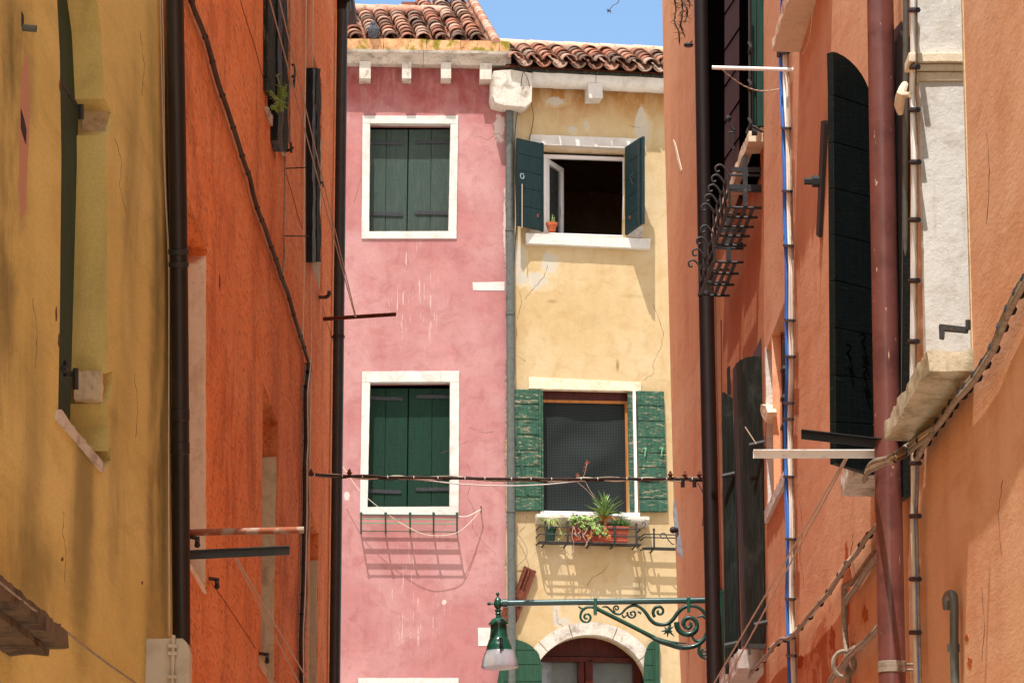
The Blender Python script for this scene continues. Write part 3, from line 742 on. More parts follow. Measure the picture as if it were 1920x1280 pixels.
# eaves boards in shade, tiles
m = MB(); m.box(YL, 0.0, 5, gz1 + .005, gz1 + .03, -.1, .30); m.box(YL, 0.0, 5, gz1 + .03, gz1 + .12, -.1, .16); m.build('eaves_board', M['old_wood'], yl)
r_, s_ = roof_basis(YL, R(26), 2); n_ = r_.cross(s_).normalized(); n_ = n_ if n_.z > 0 else -n_
org = YL.W(side(YL, 962), cgy(131, .34) + .02, 0.36)
m = roof_tiles(org, r_, s_, 24, 5, pitch=.2)
rf = m.build('roof', M['tile'], yl, smooth=True, colattr=True, angle=50)
m = MB(); a = org - r_ * .1 - n_ * .06 + s_ * .1; m.hexa([a, a + r_ * 5, a + r_ * 5 + s_ * .9, a + s_ * .9], [p + n_ * .02 for p in (a, a + r_ * 5, a + r_ * 5 + s_ * .9, a + s_ * .9)])
m.build('roof_deck', M['rust'], rf)
m = MB()
for k in range(12):
    m.cur = tuple(x * 1.35 for x in (TINTS[6] if k % 2 else srgb(214, 160, 132))); p = org + s_ * 1.08 + n_ * .06 + r_ * (k * .42 - .1)
    m.tube([p, p + r_ * .45], [.075, .066], 12, smooth=0)
m.build('ridge_tile', M['tile'], rf, smooth=True, colattr=True)

# ---- open window, top floor
wn = MB(); 
def block(m, W, pts, w0, w1): m.prism(W, W.poly(pts, w1), w0, w1)
block(wn, YL, [(994, 252), (1200, 260), (1198, 279), (995, 270)], -.08, .02)
wn = wn.build('window', M['stone'], yl, rough=(.06, .003, 9)); wn['label'] = 'wide open window with a dark room behind, top floor of the yellow house'
m = MB(); block(m, YL, [(986, 437), (1220, 447.5), (1219, 466), (987, 456)], -.27, .085); m.build('sill', M['stone'], wn, rough=(.06, .003, 8))
for jp in ([(1178, 424), (1206, 425), (1205, 446), (1177, 444)], [(994, 430), (1020, 432), (1020, 441), (994, 439)]):
    m = MB(); block(m, YL, jp, -.02, .015); m.build('jamb_stone', M['stone_dirty'], wn, rough=(.04, .004, 9))
m = MB(); I = YL.poly([(1019, 271), (1178, 277.5)], 0)
m.hexa([YL.W(I[0][0], I[0][1] - .004, -.005), YL.W(I[1][0], I[1][1] - .004, -.005), YL.W(I[1][0], I[1][1] - .02, -.27), YL.W(I[0][0], I[0][1] - .02, -.27)],
       [YL.W(I[0][0], I[0][1] + .02, -.005), YL.W(I[1][0], I[1][1] + .02, -.005), YL.W(I[1][0], I[1][1] + .02, -.27), YL.W(I[0][0], I[0][1] + .02, -.27)])
m.build('lintel_soffit', M['stone_cream'], wn, rough=(.05, .003, 10))
WF = -.21
o = [(1018, 289), (1176, 295), (1175, 450), (1018, 445)]; i_ = [(1023.5, 296), (1168.5, 301), (1168.5, 441), (1023.5, 436)]
m = ring(YL, o, i_, WF - .05, WF); m.build('window_frame', M['upvc'], wn, bevel=.003)
# casement swung into the room
a = YL.P(1023.5, 297, WF - .02); d = YL.P(1023.5, 436, WF - .02); din = (YL.d * math.cos(R(58)) - YL.n * math.sin(R(58)))
def leaf_frame(parent, a, d, dirv, width, t, thick, mat, name='casement'):
    m = MB(); nn = dirv.cross(Vector((0, 0, 1))).normalized(); H = (a - d).length; up = (a - d).normalized()
    def bx(x0, x1, z0, z1, th=thick):
        p = [d + dirv * x0 + up * z0, d + dirv * x1 + up * z0, d + dirv * x1 + up * z1, d + dirv * x0 + up * z1]
        m.hexa([q - nn * th / 2 for q in p], [q + nn * th / 2 for q in p])
    bx(0, t, 0, H); bx(width - t, width, 0, H); bx(t, width - t, 0, t); bx(t, width - t, H - t, H)
    o = m.build(name, mat, parent, bevel=.004)
    g = MB(); p = [d + dirv * t + up * t, d + dirv * (width - t) + up * t, d + dirv * (width - t) + up * (H - t), d + dirv * t + up * (H - t)]
    g.hexa([q - nn * .003 for q in p], [q + nn * .003 for q in p]); g.build('pane', M['pane'], parent)
    return o
leaf_frame(wn, a, d, din, .50, .055, .05, M['upvc'])
m = MB(); p = L3(d, a, .45) + din * .47 + YL.n * .04; m.tube([p, p + Vector((0, 0, -.1))], .012, 8); m.build('casement_handle', M['upvc'], wn)
# shutters, swung outwards
e5 = (.18, .37, .56, .77)
sh = free_leaf(wn, YL.P(969, 259, .21), YL.P(1014, 269, .045), YL.P(1014, 432, .045), YL.P(969, 423, .21), .035, e5, M['shut_up'])
m = MB(); 
for pa, pb in (((1014.5, 268, .045), (1019, 270, .02)),):
    A, B = YL.P(*pa), YL.P(*pb); C, D = YL.P(1019, 434.5, .02), YL.P(1014.5, 434, .045); nn = YL.n * .02
    m.hexa([A - nn, B - nn, C - nn, D - nn], [A + nn, B + nn, C + nn, D + nn])
m.build('shutter_stile', M['shut_up'], wn)
sh2 = free_leaf(wn, YL.P(1174, 276, .03), YL.P(1202, 258, .43), YL.P(1202, 421, .43), YL.P(1174, 441, .03), .035, (.2, .4, .6, .8), M['shut_up'])
m = MB(); A, B, C, D = YL.P(1202.4, 257, .43), YL.P(1208.5, 257, .45), YL.P(1208.5, 419.5, .45), YL.P(1202.4, 421, .43); nn = YL.n * .02
m.hexa([A - nn, B - nn, C - nn, D - nn], [A + nn, B + nn, C + nn, D + nn]); m.build('shutter_stile', M['shut_up'], wn)
m = MB(); m.tube([YL.P(979, 345, .235), YL.P(979, 427, .235)], .006, 6, smooth=0); m.build('shutter_cord', M['rope'], wn)
m = MB(); c = YL.P(979, 331, .235)
m.tube([c + Vector((.018, 0, .03)), c + Vector((-.012, -.01, .03)), c + Vector((-.02, -.012, .0)), c + Vector((-.005, -.01, -.03)), c + Vector((.02, 0, -.015)), c + Vector((.014, 0, .02))], .005, 6)
m.build('shutter_latch', M['greymetal'], wn)
m = MB(); c = YL.P(1188, 335, .27)
m.tube([c + Vector((.06, 0, -.05)), c + Vector((.0, -.03, -.08)), c + Vector((-.04, -.02, 0)), c + Vector((-.01, -.03, .05)), c + Vector((.02, -.02, 0)), c + Vector((.06, 0, .03))], .005, 6)
m.tube([YL.P(1197, 262, .40), YL.P(1197, 417, .40)], .007, 6, smooth=0)
m.build('shutter_latch', M['iron'], wn)
for x, y, ww in ((1007, 405, .075), (1182, 408, .17)):
    m = MB(); c = YL.P(x, y, ww); m.hexa([c + Vector(q) for q in ((-.018, -.02, -.02), (.018, -.02, -.02), (.018, -.02, .02), (-.018, -.02, .02))], [c + Vector(q) for q in ((-.018, .0, -.02), (.018, .0, -.02), (.018, .0, .02), (-.018, .0, .02))]); m.build('shutter_catch', M['rust'], wn)

# ---- screened window, middle floor
m = MB(); block(m, YL, [(992, 706), (1203, 716), (1202, 733), (992, 728)], -.08, .02)
wn = m.build('window', M['stone_cream'], yl, rough=(.05, .004, 9)); wn['label'] = 'window with black insect mesh and peeling green shutters, middle floor of the yellow house'
m = MB()
block(m, YL, [(1013, 957), (1200, 961), (1200, 971), (1013, 968)], -.25, .04); m.build('sill', M['wpaint'], wn, rough=(.06, .003, 8))
prof = [(0, zat(YL, 1100, 985, 0)), (.06, zat(YL, 1100, 984, .06)), (.11, zat(YL, 1100, 978, .11)), (.13, zat(YL, 1100, 971, .13)), (.12, zat(YL, 1100, 965, .12)), (0, zat(YL, 1100, 965, .12))]
m = MB(); m.sweep(YL, prof, YL.uz(1003, 970)[0], YL.uz(1214, 970)[0], 8); m.build('sill_stone', M['stone_dirty'], wn, rough=(.05, .009, 5), smooth=True)
m = MB(); block(m, YL, [(1017, 731), (1180, 735), (1180, 754), (1017, 750)], -.26, -.10); m.build('header_board', M['brown_wood'], wn)
m = MB(); block(m, YL, [(1018, 749), (1180, 752), (1180, 757), (1018, 754)], -.10, -.088)
block(m, YL, [(1171.5, 756), (1177, 756), (1180, 960), (1174.5, 960)], -.10, -.088); m.build('batten', M['orange_wood'], wn)
# mesh, gently billowing
m = MB(); A = YL.poly([(1019, 753), (1173, 757), (1176, 962), (1018, 960)], -.12); nu, nv = 30, 40; vs = []
for j in range(nv + 1):
    for i in range(nu + 1):
        s1, t1 = i / nu, j / nv
        u = (A[0][0] * (1 - s1) + A[1][0] * s1) * (1 - t1) + (A[3][0] * (1 - s1) + A[2][0] * s1) * t1
        z = (A[0][1] * (1 - s1) + A[1][1] * s1) * (1 - t1) + (A[3][1] * (1 - s1) + A[2][1] * s1) * t1
        b = math.sin(math.pi * s1) * math.sin(math.pi * t1)
        vs.append(YL.W(u, z, -.12 + .035 * b * math.sin(5 * s1 + 9 * t1) + .03 * b * noise.noise(Vector((s1 * 4, t1 * 5, 0)))))
m.add(vs, [(j * (nu + 1) + i, j * (nu + 1) + i + 1, (j + 1) * (nu + 1) + i + 1, (j + 1) * (nu + 1) + i) for j in range(nv) for i in range(nu)])
m.build('insect_screen', M['screen'], wn, smooth=True)
yb = [729, 757, 786.5, 815, 845, 875, 903, 932, 958]; fr = [(y - 729) / 229 for y in yb[1:-1]]
plank_leaf(wn, YL, [(960, 729), (1009.5, 730), (1011, 957), (961, 957)], .03, .065, fr, True, M['shut_peel'], gap=.014)
plank_leaf(wn, YL, [(1010, 729.5), (1014, 730), (1015.5, 957.5), (1011.5, 957)], .025, .07, [], True, M['shut_peel'])
plank_leaf(wn, YL, [(1014.4, 731), (1018, 731), (1019.5, 957.5), (1016, 957.5)], .005, .05, [], True, M['shut_peel'])
yb = [732, 760, 789, 820, 849, 876, 904.5, 935, 959]; fr = [(y - 732) / 227 for y in yb[1:-1]]
plank_leaf(wn, YL, [(1194, 732), (1245, 733), (1252, 959), (1200, 959)], .03, .065, fr, True, M['shut_peel'], gap=.014)
plank_leaf(wn, YL, [(1177, 734), (1186, 734), (1190, 960), (1181, 960)], -.03, .01, fr, True, M['shut_peel'], gap=.01)
m = MB(); block(m, YL, [(1187, 733), (1191.5, 733), (1196, 962), (1191.5, 962)], -.02, .055); m.build('shutter_post', M['wpaint'], wn)
m = MB(); block(m, YL, [(960, 789), (965.5, 789), (976, 850), (992, 925), (987, 927), (972, 852)], .065, .08); m.lathe(YL.P(974, 849, .075), [(.022, 0), (.022, .012), (.008, .02)], 12, YL.n)
m.build('diagonal_brace', M['iron_green'], wn)
for x in (1209, 1240):
    m = MB(); c = YL.P(x, 846, .075); m.tube([c + Vector((-.02, 0, .03)), c + Vector((.015, -.015, .035)), c + Vector((.005, -.02, 0)), c + Vector((.0, -.01, -.06))], .009, 6); m.build('shutter_catch', M['iron_lgreen'], wn)

# ---- arched window
co, ri, ro = (1106, 1303), 114, 138
m = MB(); edges = [180, 138, 118, 62, 42, 0]
wnl = [(-4, 133), (133, 106), (106, 69), (69, 40), (40, -4)]
for a0, a1 in ((180, 134), (133.2, 107), (106.2, 68), (67.2, 36), (35.2, 0)):
    pts = arc_px(co[0], co[1], ro, a0, a1, 10) + arc_px(co[0], co[1], ri, a1, a0, 10)
    block(m, YL, pts, -.10, .02)
block(m, YL, [(968, 1304), (992, 1304), (992, 1500), (968, 1500)], -.10, .018); block(m, YL, [(1220, 1304), (1244, 1304), (1244, 1500), (1220, 1500)], -.10, .018)
wn = m.build('window', M['stone_dirty'], yl, rough=(.06, .004, 8)); wn['label'] = 'round arched window with red brown wooden frames, bottom of the yellow house'
def bl(pts, w0, w1, name, mat, **k):
    m = MB(); block(m, YL, pts, w0, w1); return m.build(name, mat, wn, **k)
bl([(985, 1170), (1228, 1170), (1228, 1232), (985, 1228)], -.34, -.24, 'arch_panel', M['brown_wood'])
bl([(985, 1229), (1228, 1233), (1228, 1242), (985, 1238)], -.30, -.20, 'transom', M['brown_wood'])
bl([(1084, 1236), (1096, 1236), (1096, 1500), (1084, 1500)], -.29, -.215, 'window_frame', M['brown_wood'], bevel=.004)
bl([(1098, 1236), (1112, 1236), (1112, 1500), (1098, 1500)], -.29, -.200, 'window_frame', M['brown_wood'], bevel=.004)
bl([(1187, 1236), (1203, 1236), (1203, 1500), (1187, 1500)], -.29, -.21, 'window_frame', M['brown_wood'], bevel=.004)
bl([(1010, 1238), (1084, 1238), (1084, 1500), (1010, 1500)], -.36, -.34, 'curtain', M['curtain'])
bl([(1110, 1238), (1188, 1238), (1188, 1500), (1110, 1500)], -.36, -.34, 'curtain', M['curtain'])
bl([(1012, 1238), (1033, 1238), (1033, 1500), (1012, 1500)], -.33, -.32, 'curtain_border', M['greymetal'])
bl([(1034, 1240), (1084, 1240), (1084, 1500), (1034, 1500)], -.27, -.265, 'pane', M['pane'])
bl([(1112, 1240), (1187, 1240), (1187, 1500), (1112, 1500)], -.27, -.265, 'pane', M['pane'])
def arched_leaf(px_l, px_r, peak, yb_, joints, w0, w1, W, big_left):
    """planked leaf with a quarter-round head; big_left: the tall side is on the left"""
    m = MB()
    n = 14; top = []
    for k in range(n + 1):
        t = k / n
        x = px_l + (px_r - px_l) * t
        tt = t if big_left else 1 - t
        y = peak + (1245 - peak) * (1 - math.sqrt(max(0, 1 - tt ** 2.2)))
        top.append((x, y))
    ys = [peak] + joints + [yb_]
    for i in range(len(ys) - 1):
        y0, y1 = ys[i] + 0.7, ys[i + 1] - 0.7
        pts = [(x, min(max(y, y0), y1)) for x, y in top]
        keep = [(x, y) for (x, y) in pts if y < y1 - .01]
        if len(keep) < 2: continue
        poly = keep + [(keep[-1][0], y1), (keep[0][0], y1)]
        m.prism(W, W.poly(poly, w1), w0, w1)
    pts = [(x, y + 1) for x, y in top] + [(px_r, yb_), (px_l, yb_)]
    m.prism(W, W.poly(pts, w1 - .01), w0 + .005, w1 - .01)
    return m
arched_leaf(945, 1016, 1196, 1500, [1218, 1245, 1277, 1306, 1340, 1380, 1440], .03, .07, YL, True).build('shutter', M['shut_arch'], wn, bevel=.002)
m = MB(); block(m, YL, [(929, 1300), (945, 1212), (945, 1500), (929, 1500)], .03, .065); m.build('shutter_stile', M['shut_arch'], wn)
arched_leaf(1208, 1230, 1199, 1500, [1217, 1247, 1274, 1306, 1340, 1380, 1440], .03, .07, YL, False).build('shutter', M['shut_arch'], wn, bevel=.002)
m = MB(); block(m, YL, [(1228.5, 1198), (1237, 1199), (1238, 1500), (1231, 1500)], .03, .075); m.tube([YL.P(1225, 1204, .08), YL.P(1227, 1280, .08)], .008, 6); m.build('shutter_stile', M['shut_arch'], wn)
for pts in ([(1225, 570), (1244, 625), (1240, 650), (1225, 680), (1226, 700), (1207, 712)], [(975, 545), (978, 570), (970, 600)], [(1180, 235), (1200, 240)], [(1026, 498), (1020, 520), (1000, 540), (985, 560)],
            [(988, 965), (984, 985), (972, 1000)], [(1143, 1055), (1130, 1072), (1110, 1082), (1100, 1100)], [(1042, 1140), (1045, 1165), (1058, 1176)], [(968, 665), (985, 678)]):
    crack(yl, YL, pts, 0.0026)
# wall tie anchor
an = thing('wall_anchor', YL.P(970, 1165), 'rusty crossed iron tie plate leaning on the yellow wall beside the grey downpipe', 'wall anchor')
m = MB(); block(m, YL, [(983, 1060), (1006, 1071), (972, 1160), (948, 1160)], .015, .05); block(m, YL, [(986, 1062), (989, 1063), (953, 1160), (949, 1160)], .05, .075); block(m, YL, [(1002, 1068), (1006, 1071), (972, 1160), (968, 1160)], .05, .075)
block(m, YL, [(992, 1066), (995, 1067), (960, 1160), (957, 1160)], .05, .065)
m.build('bar', M['rust'], an)
m = MB(); block(m, YL, [(975, 1105), (990, 1110), (968, 1168), (955, 1168)], .0, .03); block(m, YL, [(948, 1125), (962, 1135), (946, 1172), (935, 1166)], .0, .03); m.build('bar', M['rust'], an)
m = MB(); m.lathe(YL.P(973, 1119, .05), [(.085, 0), (.085, .015), (.03, .018), (.03, .05), (.0, .05)], 18, YL.n); m.build('hub', M['rust'], an)

# ================================================================ helpers for things fixed to a wall
def wpts(W, pts, w=0.02): return [W.P(p[0], p[1], p[2] if len(p) > 2 else w) for p in pts]
def strand(name, label, cat, W, pts, r, mat, w=0.02, seg=6, smooth=3, group=None, wob=0.0):
    m = MB(); P_ = wpts(W, pts, w)
    if wob: P_ = [p + Vector((random.uniform(-wob, wob), random.uniform(-wob, wob), 0)) for p in P_]
    m.tube(P_, r, seg, smooth=smooth); return tag(m.build(name, mat, smooth=True, angle=70), label, cat, group)
def downpipe(name, label, W, top, bot, r, mat, w, bands=(), bandr=1.12, bandmat=None, mid=None, joints=()):
    a = W.P(*top, w); b = W.P(*bot, w)
    t = thing(name, Vector((b.x, b.y, b.z)), label, 'downpipe')
    m = MB(); pts = [a] + ([W.P(*mid, w)] if mid else []) + [b]
    m.tube(pts, r, 20, smooth=0 if not mid else 3); m.build('pipe', mat, t, smooth=True, angle=60)
    ax = (a - b).normalized()
    def at(py):
        if mid:
            pm = W.P(*mid, w); s0, s1 = (pm, b) if py > mid[1] else (a, pm)
            y0, y1 = (mid[1], bot[1]) if py > mid[1] else (top[1], mid[1])
            return L3(s0, s1, (py - y0) / (y1 - y0))
        return L3(a, b, (py - top[1]) / (bot[1] - top[1]))
    for py in bands:
        m = MB(); c = at(py)
        m.lathe(c - ax * .012, [(r * 1.01, 0), (r * bandr, .002), (r * bandr, .022), (r * 1.01, .024)], 20, ax)
        m.tube([c - W.n * r * .9, c - W.n * (w + .01)], .006, 6)
        m.build('clamp', bandmat or M['iron'], t)
    for py in joints:
        m = MB(); c = at(py); m.lathe(c - ax * .02, [(r, 0), (r * 1.07, .004), (r * 1.07, .05), (r, .054)], 20, ax, cap=False); m.build('joint', mat, t, smooth=True)
    return t

# ---------------------------------------------------------------- end of the alley
downpipe('downpipe', 'grey downpipe between the pink wall and the yellow wall', YL, (955, 198), (961, 1500), .047, M['greypipe'], .07, bands=(440, 600, 972), bandr=1.2, bandmat=M['greypipe'])
strand('overhead_wire', 'pair of dark wires looping down from the stone gutter block beside the grey downpipe', 'wire', YL, [(985, 118, .34), (978, 150, .34), (972, 200, .1), (966, 245, .05), (966, 330, .05), (968, 420, .05), (964, 500, .04), (965, 700, .03)], .005, M['cable_dark'])
strand('overhead_wire', 'thin dark wire hanging in front of the white gutter block down to the open window', 'wire', YL, [(960, 100, .36), (975, 125, .36), (990, 150, .34), (996, 190, .2), (1000, 222, .04), (993, 262, .02)], .004, M['cable_dark'])
strand('overhead_wire', 'cream cable running down beside the grey downpipe near the open blue green shutter', 'wire', YL, [(967, 240), (966, 330), (967, 410), (965, 440)], .006, M['cable_cream'], w=.04)
strand('overhead_wire', 'thin grey wire looping out over the yellow wall above the rusty tie plate', 'wire', YL, [(966, 996, .03), (980, 1012, .06), (988, 1030, .08), (985, 1046, .06), (967, 1062, .02)], .004, M['cable_grey'])

# pigeon on the roof edge
pg = MB(); c = PK.P(701, 68, .30)
c = Vector((c.x, c.y, zt + .075))
def ellip(m, c, rx, ry, rz, seg=12, tilt=0):
    vs = []; fs = []
    for i in range(seg + 1):
        th = math.pi * i / seg
        for k in range(seg):
            a = 2 * math.pi * k / seg
            x, y, z = rx * math.sin(th) * math.cos(a), ry * math.sin(th) * math.sin(a), rz * math.cos(th)
            y2 = y * math.cos(tilt) - z * math.sin(tilt); z2 = y * math.sin(tilt) + z * math.cos(tilt)
            vs.append(c + Vector((x, y2, z2)))
    for i in range(seg):
        for k in range(seg):
            a = i * seg + k; b = i * seg + (k + 1) % seg; fs.append((a, b, b + seg, a + seg))
    m.add(vs, fs)
ellip(pg, c, .062, .11, .065, 12, -.45)
ellip(pg, c + Vector((-.012, -.07, .085)), .03, .034, .034, 10)
pg.tube([c + Vector((-.004, -.045, .01)), c + Vector((-.01, -.06, .05)), c + Vector((-.012, -.068, .08))], [.05, .036, .028], 10)
pg.tube([c + Vector((-.012, -.10, .082)), c + Vector((-.013, -.122, .076))], [.008, .002], 6)
pg.tube([c + Vector((0, .08, -.02)), c + Vector((0, .2, -.06))], [.045, .03], 8)
ellip(pg, c + Vector((.05, .02, .0)), .02, .10, .045, 10, -.4); ellip(pg, c + Vector((-.05, .02, .0)), .02, .10, .045, 10, -.4)
for s1 in (-.02, .02): pg.tube([c + Vector((s1, -.03, -.04)), c + Vector((s1, -.035, -.078))], .005, 5)
tag(pg.build('pigeon', M['pigeon'], smooth=True), 'grey pigeon sitting at the lower edge of the pink house roof', 'pigeon')

# empty green flower rack under the middle pink window
t = thing('flower_rack', PK.P(768, 996, 0), 'empty green iron flower rack under the shuttered window on the pink wall', 'flower rack')
xs = (677, 723, 769, 813, 857)
for i, x in enumerate(xs):
    m = MB(); sx = (x - 768) * .004
    m.tube([PK.P(x, 999, .0), PK.P(x, 997, .04), PK.P(x, 988, .12), PK.P(x, 979, .2), PK.P(x, 972, .26), PK.P(x, 966, .30), PK.P(x, 963, .31)], .010, 8)
    m.sphere(PK.P(x, 962, .31), .017, 8); m.build('bracket', M['iron_green'], t, smooth=True)
for y, ww, dw, mt in ((996, .04, .018, 'iron_green'), (981, .14, .026, 'iron_lgreen'), (973, .235, .030, 'iron_lgreen')):
    m = MB(); u0 = PK.uz(676, y, ww)[0]; u1 = PK.uz(858, y, ww)[0]; z = PK.uz(768, y, ww)[1]
    m.box(PK, u0, u1, z - .003, z + .004, ww - dw / 2, ww + dw / 2); m.build('flat_bar', M[mt], t)
m = MB(); u0 = PK.uz(676, 965, .30)[0]; u1 = PK.uz(858, 965, .30)[0]; z = PK.uz(768, 965, .30)[1]; m.tube([PK.W(u0, z, .305), PK.W(u1, z, .305)], .008, 6); m.build('rail', M['iron_green'], t)
hk = MB(); hk.tube([PK.P(902, 960, -.01), PK.P(902, 957, .08), PK.P(902, 948, .10)], .007, 6)
tag(hk.build('wall_hook', M['rust']), 'small rusty hook holding a white line on the pink wall', 'hook')
strand('slack_line', 'slack white line hanging in a curve in front of the green flower rack', 'line', PK, [(640, 870, .22), (655, 893, .24), (680, 925, .26), (725, 962, .27), (762, 986, .28), (795, 1001, .28), (827, 1003.5, .27), (857, 998, .25), (880, 980, .18), (902, 955, .09)], .0036, M['cable_cream'])
strand('slack_line', 'short white line tied from the end of the green flower rack to the wall hook', 'line', PK, [(857, 966, .30), (866, 968, .26), (880, 966, .2), (902, 954, .09)], .0042, M['cable_white'])

# iron planter racks on the yellow wall
def yrack(label, x0, x1, ys, depth, xv, extra=None):
    t = thing('planter_rack', YL.P((x0 + x1) / 2, ys[-1], 0), label, 'planter rack')
    top, mid, bot = ys
    z0 = YL.uz(1110, bot, depth)[1]; z1 = YL.uz(1110, top, depth)[1]; zm = YL.uz(1110, mid, depth)[1]
    u0 = YL.uz(x0, mid, depth)[0]; u1 = YL.uz(x1, mid, depth)[0]
    for z in (z0, zm, z1):
        m = MB(); m.tube([YL.W(u0, z, .0), YL.W(u0, z, depth - .02), YL.W(u0 + .02, z, depth), YL.W(u1 - .02, z, depth), YL.W(u1, z, depth - .02), YL.W(u1, z, 0)], .008, 6, smooth=0); m.build('rail', M['iron'], t)
    for k in (1, 2):
        m = MB(); ww = depth * k / 3; m.box(YL, u0, u1, z0 - .004, z0 + .004, ww - .014, ww + .014); m.build('floor_bar', M['iron'], t)
    for x in xv:
        u = YL.uz(x, mid, depth)[0]
        m = MB(); m.tube([YL.W(u, z0 - .02, 0), YL.W(u, z0 - .012, depth - .03), YL.W(u, z0, depth + .01), YL.W(u, z1 + .01, depth + .008), YL.W(u, z1 + .05, depth + .005)], .011, 6, smooth=1)
        m.sphere(YL.W(u, z1 + .055, depth + .005), .016, 6); m.build('upright', M['iron'], t, smooth=True)
    return t, (u0, u1, z0, z1)
rk, B1 = yrack('black iron planter rack full of plants below the mesh window on the yellow wall', 1012, 1202, (989, 1003, 1017), .25, (1023, 1064, 1107, 1152, 1193))
m = MB(); c = YL.W(B1[1] + .01, B1[3] + .02, .2); m.tube([c, c + YL.d * .04 + Vector((0, 0, .02)), c + YL.d * .05 + Vector((0, 0, .06)), c + YL.d * .02 + Vector((0, 0, .07)), c + YL.d * .01 + Vector((0, 0, .04))], .006, 6); m.build('scroll', M['iron'], rk)
rk2, B2 = yrack('small empty black iron rack on the yellow wall, right next to the salmon wall', 1208, 1300, (998, 1004, 1023), .22, (1226,))
m = MB(); c = YL.P(1240, 1010, .23); m.tube([YL.P(1238, 1004, .22), YL.P(1240, 1000, .22), YL.P(1247, 1000, .22), YL.P(1252, 1010, .22), YL.P(1260, 1019, .22), YL.P(1264, 1020, .22)], .006, 6)
m.tube([YL.P(1238, 1004, .22), YL.P(1243, 1009, .22), YL.P(1250, 1006, .22)], .006, 6); m.build('scroll', M['iron'], rk2)
# terracotta trough
tr = thing('plant_trough', YL.P(1127, 1015, .14), 'long terracotta trough in the iron rack with trailing succulents and a spiky aloe', 'planter')
zb_ = B1[2] + .008; zt_ = YL.uz(1127, 986, .22)[1]; ua, ub = YL.uz(1074, 1000, .22)[0], YL.uz(1179, 1000, .22)[0]
m = MB()
lo = [YL.W(ua + .02, zb_, .06), YL.W(ub - .02, zb_, .06), YL.W(ub - .02, zb_, .205), YL.W(ua + .02, zb_, .205)]; hi = [YL.W(ua, zt_, .04), YL.W(ub, zt_, .04), YL.W(ub, zt_, .225), YL.W(ua, zt_, .225)]
m.hexa(lo, hi); m.box(YL, ua - .008, ub + .008, zt_ - .035, zt_ + .004, .035, .232); m.box(YL, ua + .004, ub - .004, zb_ + .02, zb_ + .038, .05, .217)
m.build('trough', M['terra_box'], tr, bevel=.006)
m = MB(); m.box(YL, ua + .012, ub - .012, zt_ + .0045, zt_ + .012, .05, .215); m.build('soil', M['soil'], tr)
# aloe
m = MB(); md = MB(); c = YL.P(1134, 984, .13); c.z = zt_
hd = c + Vector((0, 0, .10))
for k in range(60):
    el = R(random.uniform(-12, 86)); az = random.uniform(0, 2 * math.pi); L = random.uniform(.22, .34) * (0.85 + .25 * math.sin(el))
    d = Vector((math.cos(az) * math.cos(el), math.sin(az) * math.cos(el) * .8, math.sin(el)))
    (md if el < R(-4) else m).leaf(hd + Vector((0, 0, random.uniform(-.03, .05))), hd + d * L, .046, bend=.08 if el > .5 else .12, seg=5)
m.build('aloe_leaf', M['aloe'], tr)
for k in range(7):
    az = random.uniform(0, 6.28); d = Vector((math.cos(az), math.sin(az) * .6, random.uniform(-.35, .1))); md.leaf(hd - Vector((0, 0, .03)), hd + d * .17, .024, seg=4)
md.build('dry_leaf', M['aloe_dry'], tr)
m = MB(); m.tube([c - Vector((0, 0, .01)), hd], [.02, .016], 8); m.build('stem', M['aloe_dry'], tr)
m = MB(); A = hd + Vector((-.02, 0, .12)); m.tube([A, YL.P(1100, 918, .15), YL.P(1084, 904, .15), YL.P(1082, 890, .15)], .0025, 5)
m.tube([A + Vector((-.03, 0, .02)), YL.P(1096, 900, .15), YL.P(1097, 885, .15), YL.P(1101, 866, .15)], .003, 5); m.build('flower_stalk', M['stem'], tr)
m = MB()
for (x, y) in ((1101, 866), (1099, 869), (1103, 868), (1082, 889), (1084, 891), (1097, 876), (1096, 882)):
    for k in range(4):
        p = YL.P(x, y, .15); d = Vector((random.uniform(-1, 1), random.uniform(-1, 1), random.uniform(-.4, .6))).normalized(); m.leaf(p, p + d * .03, .012, seg=2)
m.build('flower', M['flower'], tr)
# aloe-like smaller plant on the right, succulents on the left
m = MB()
for (x, L) in ((1150, .14), (1160, .16), (1168, .15), (1174, .14)):
    b = YL.P(x, 986, .13); b.z = zt_
    for k in range(11):
        az = random.uniform(0, 6.28); el = R(random.uniform(25, 85)); d = Vector((math.cos(az) * math.cos(el), math.sin(az) * math.cos(el), math.sin(el))); m.leaf(b, b + d * L * random.uniform(.7, 1.2), .022, seg=3)
m.build('small_aloe_leaf', M['succ_dk'], tr)
def rosette(m, p, r, n=9, up=Vector((0, -.4, 1))):
    up = up.normalized(); x = up.orthogonal().normalized(); y = up.cross(x)
    for ringi, (rr, lift) in enumerate(((1, .25), (.7, .6), (.4, 1.0))):
        for k in range(n - ringi * 2):
            a = 2 * math.pi * (k + ringi * .5) / (n - ringi * 2) + random.uniform(-.2, .2)
            d = x * math.cos(a) + y * math.sin(a)
            m.leaf(p, p + d * r * rr + up * r * lift * .6, r * .55, up=up, bend=.1, seg=3, fold=.2)
m = MB(); m2 = MB(); m3 = MB(); m4 = MB()
for k in range(64):
    x = random.gauss(1096, 13); y = random.gauss(978, 6) + abs(x - 1096) * .12
    x = min(max(x, 1070), 1124)
    rosette(m if random.random() < .7 else m2, YL.P(x, y, random.uniform(.10, .28)), random.uniform(.026, .048), 8, Vector((random.uniform(-.5, .5), -.7, 1)))
for k in range(30):
    t1 = random.random(); x = 1106 + t1 * 36 + random.uniform(-6, 6); y = 985 + t1 * 14 + random.uniform(-6, 10)
    rosette(m if random.random() < .8 else m2, YL.P(x, y, random.uniform(.24, .30)), random.uniform(.018, .032), 7, Vector((random.uniform(-.5, .5), -1, .6)))
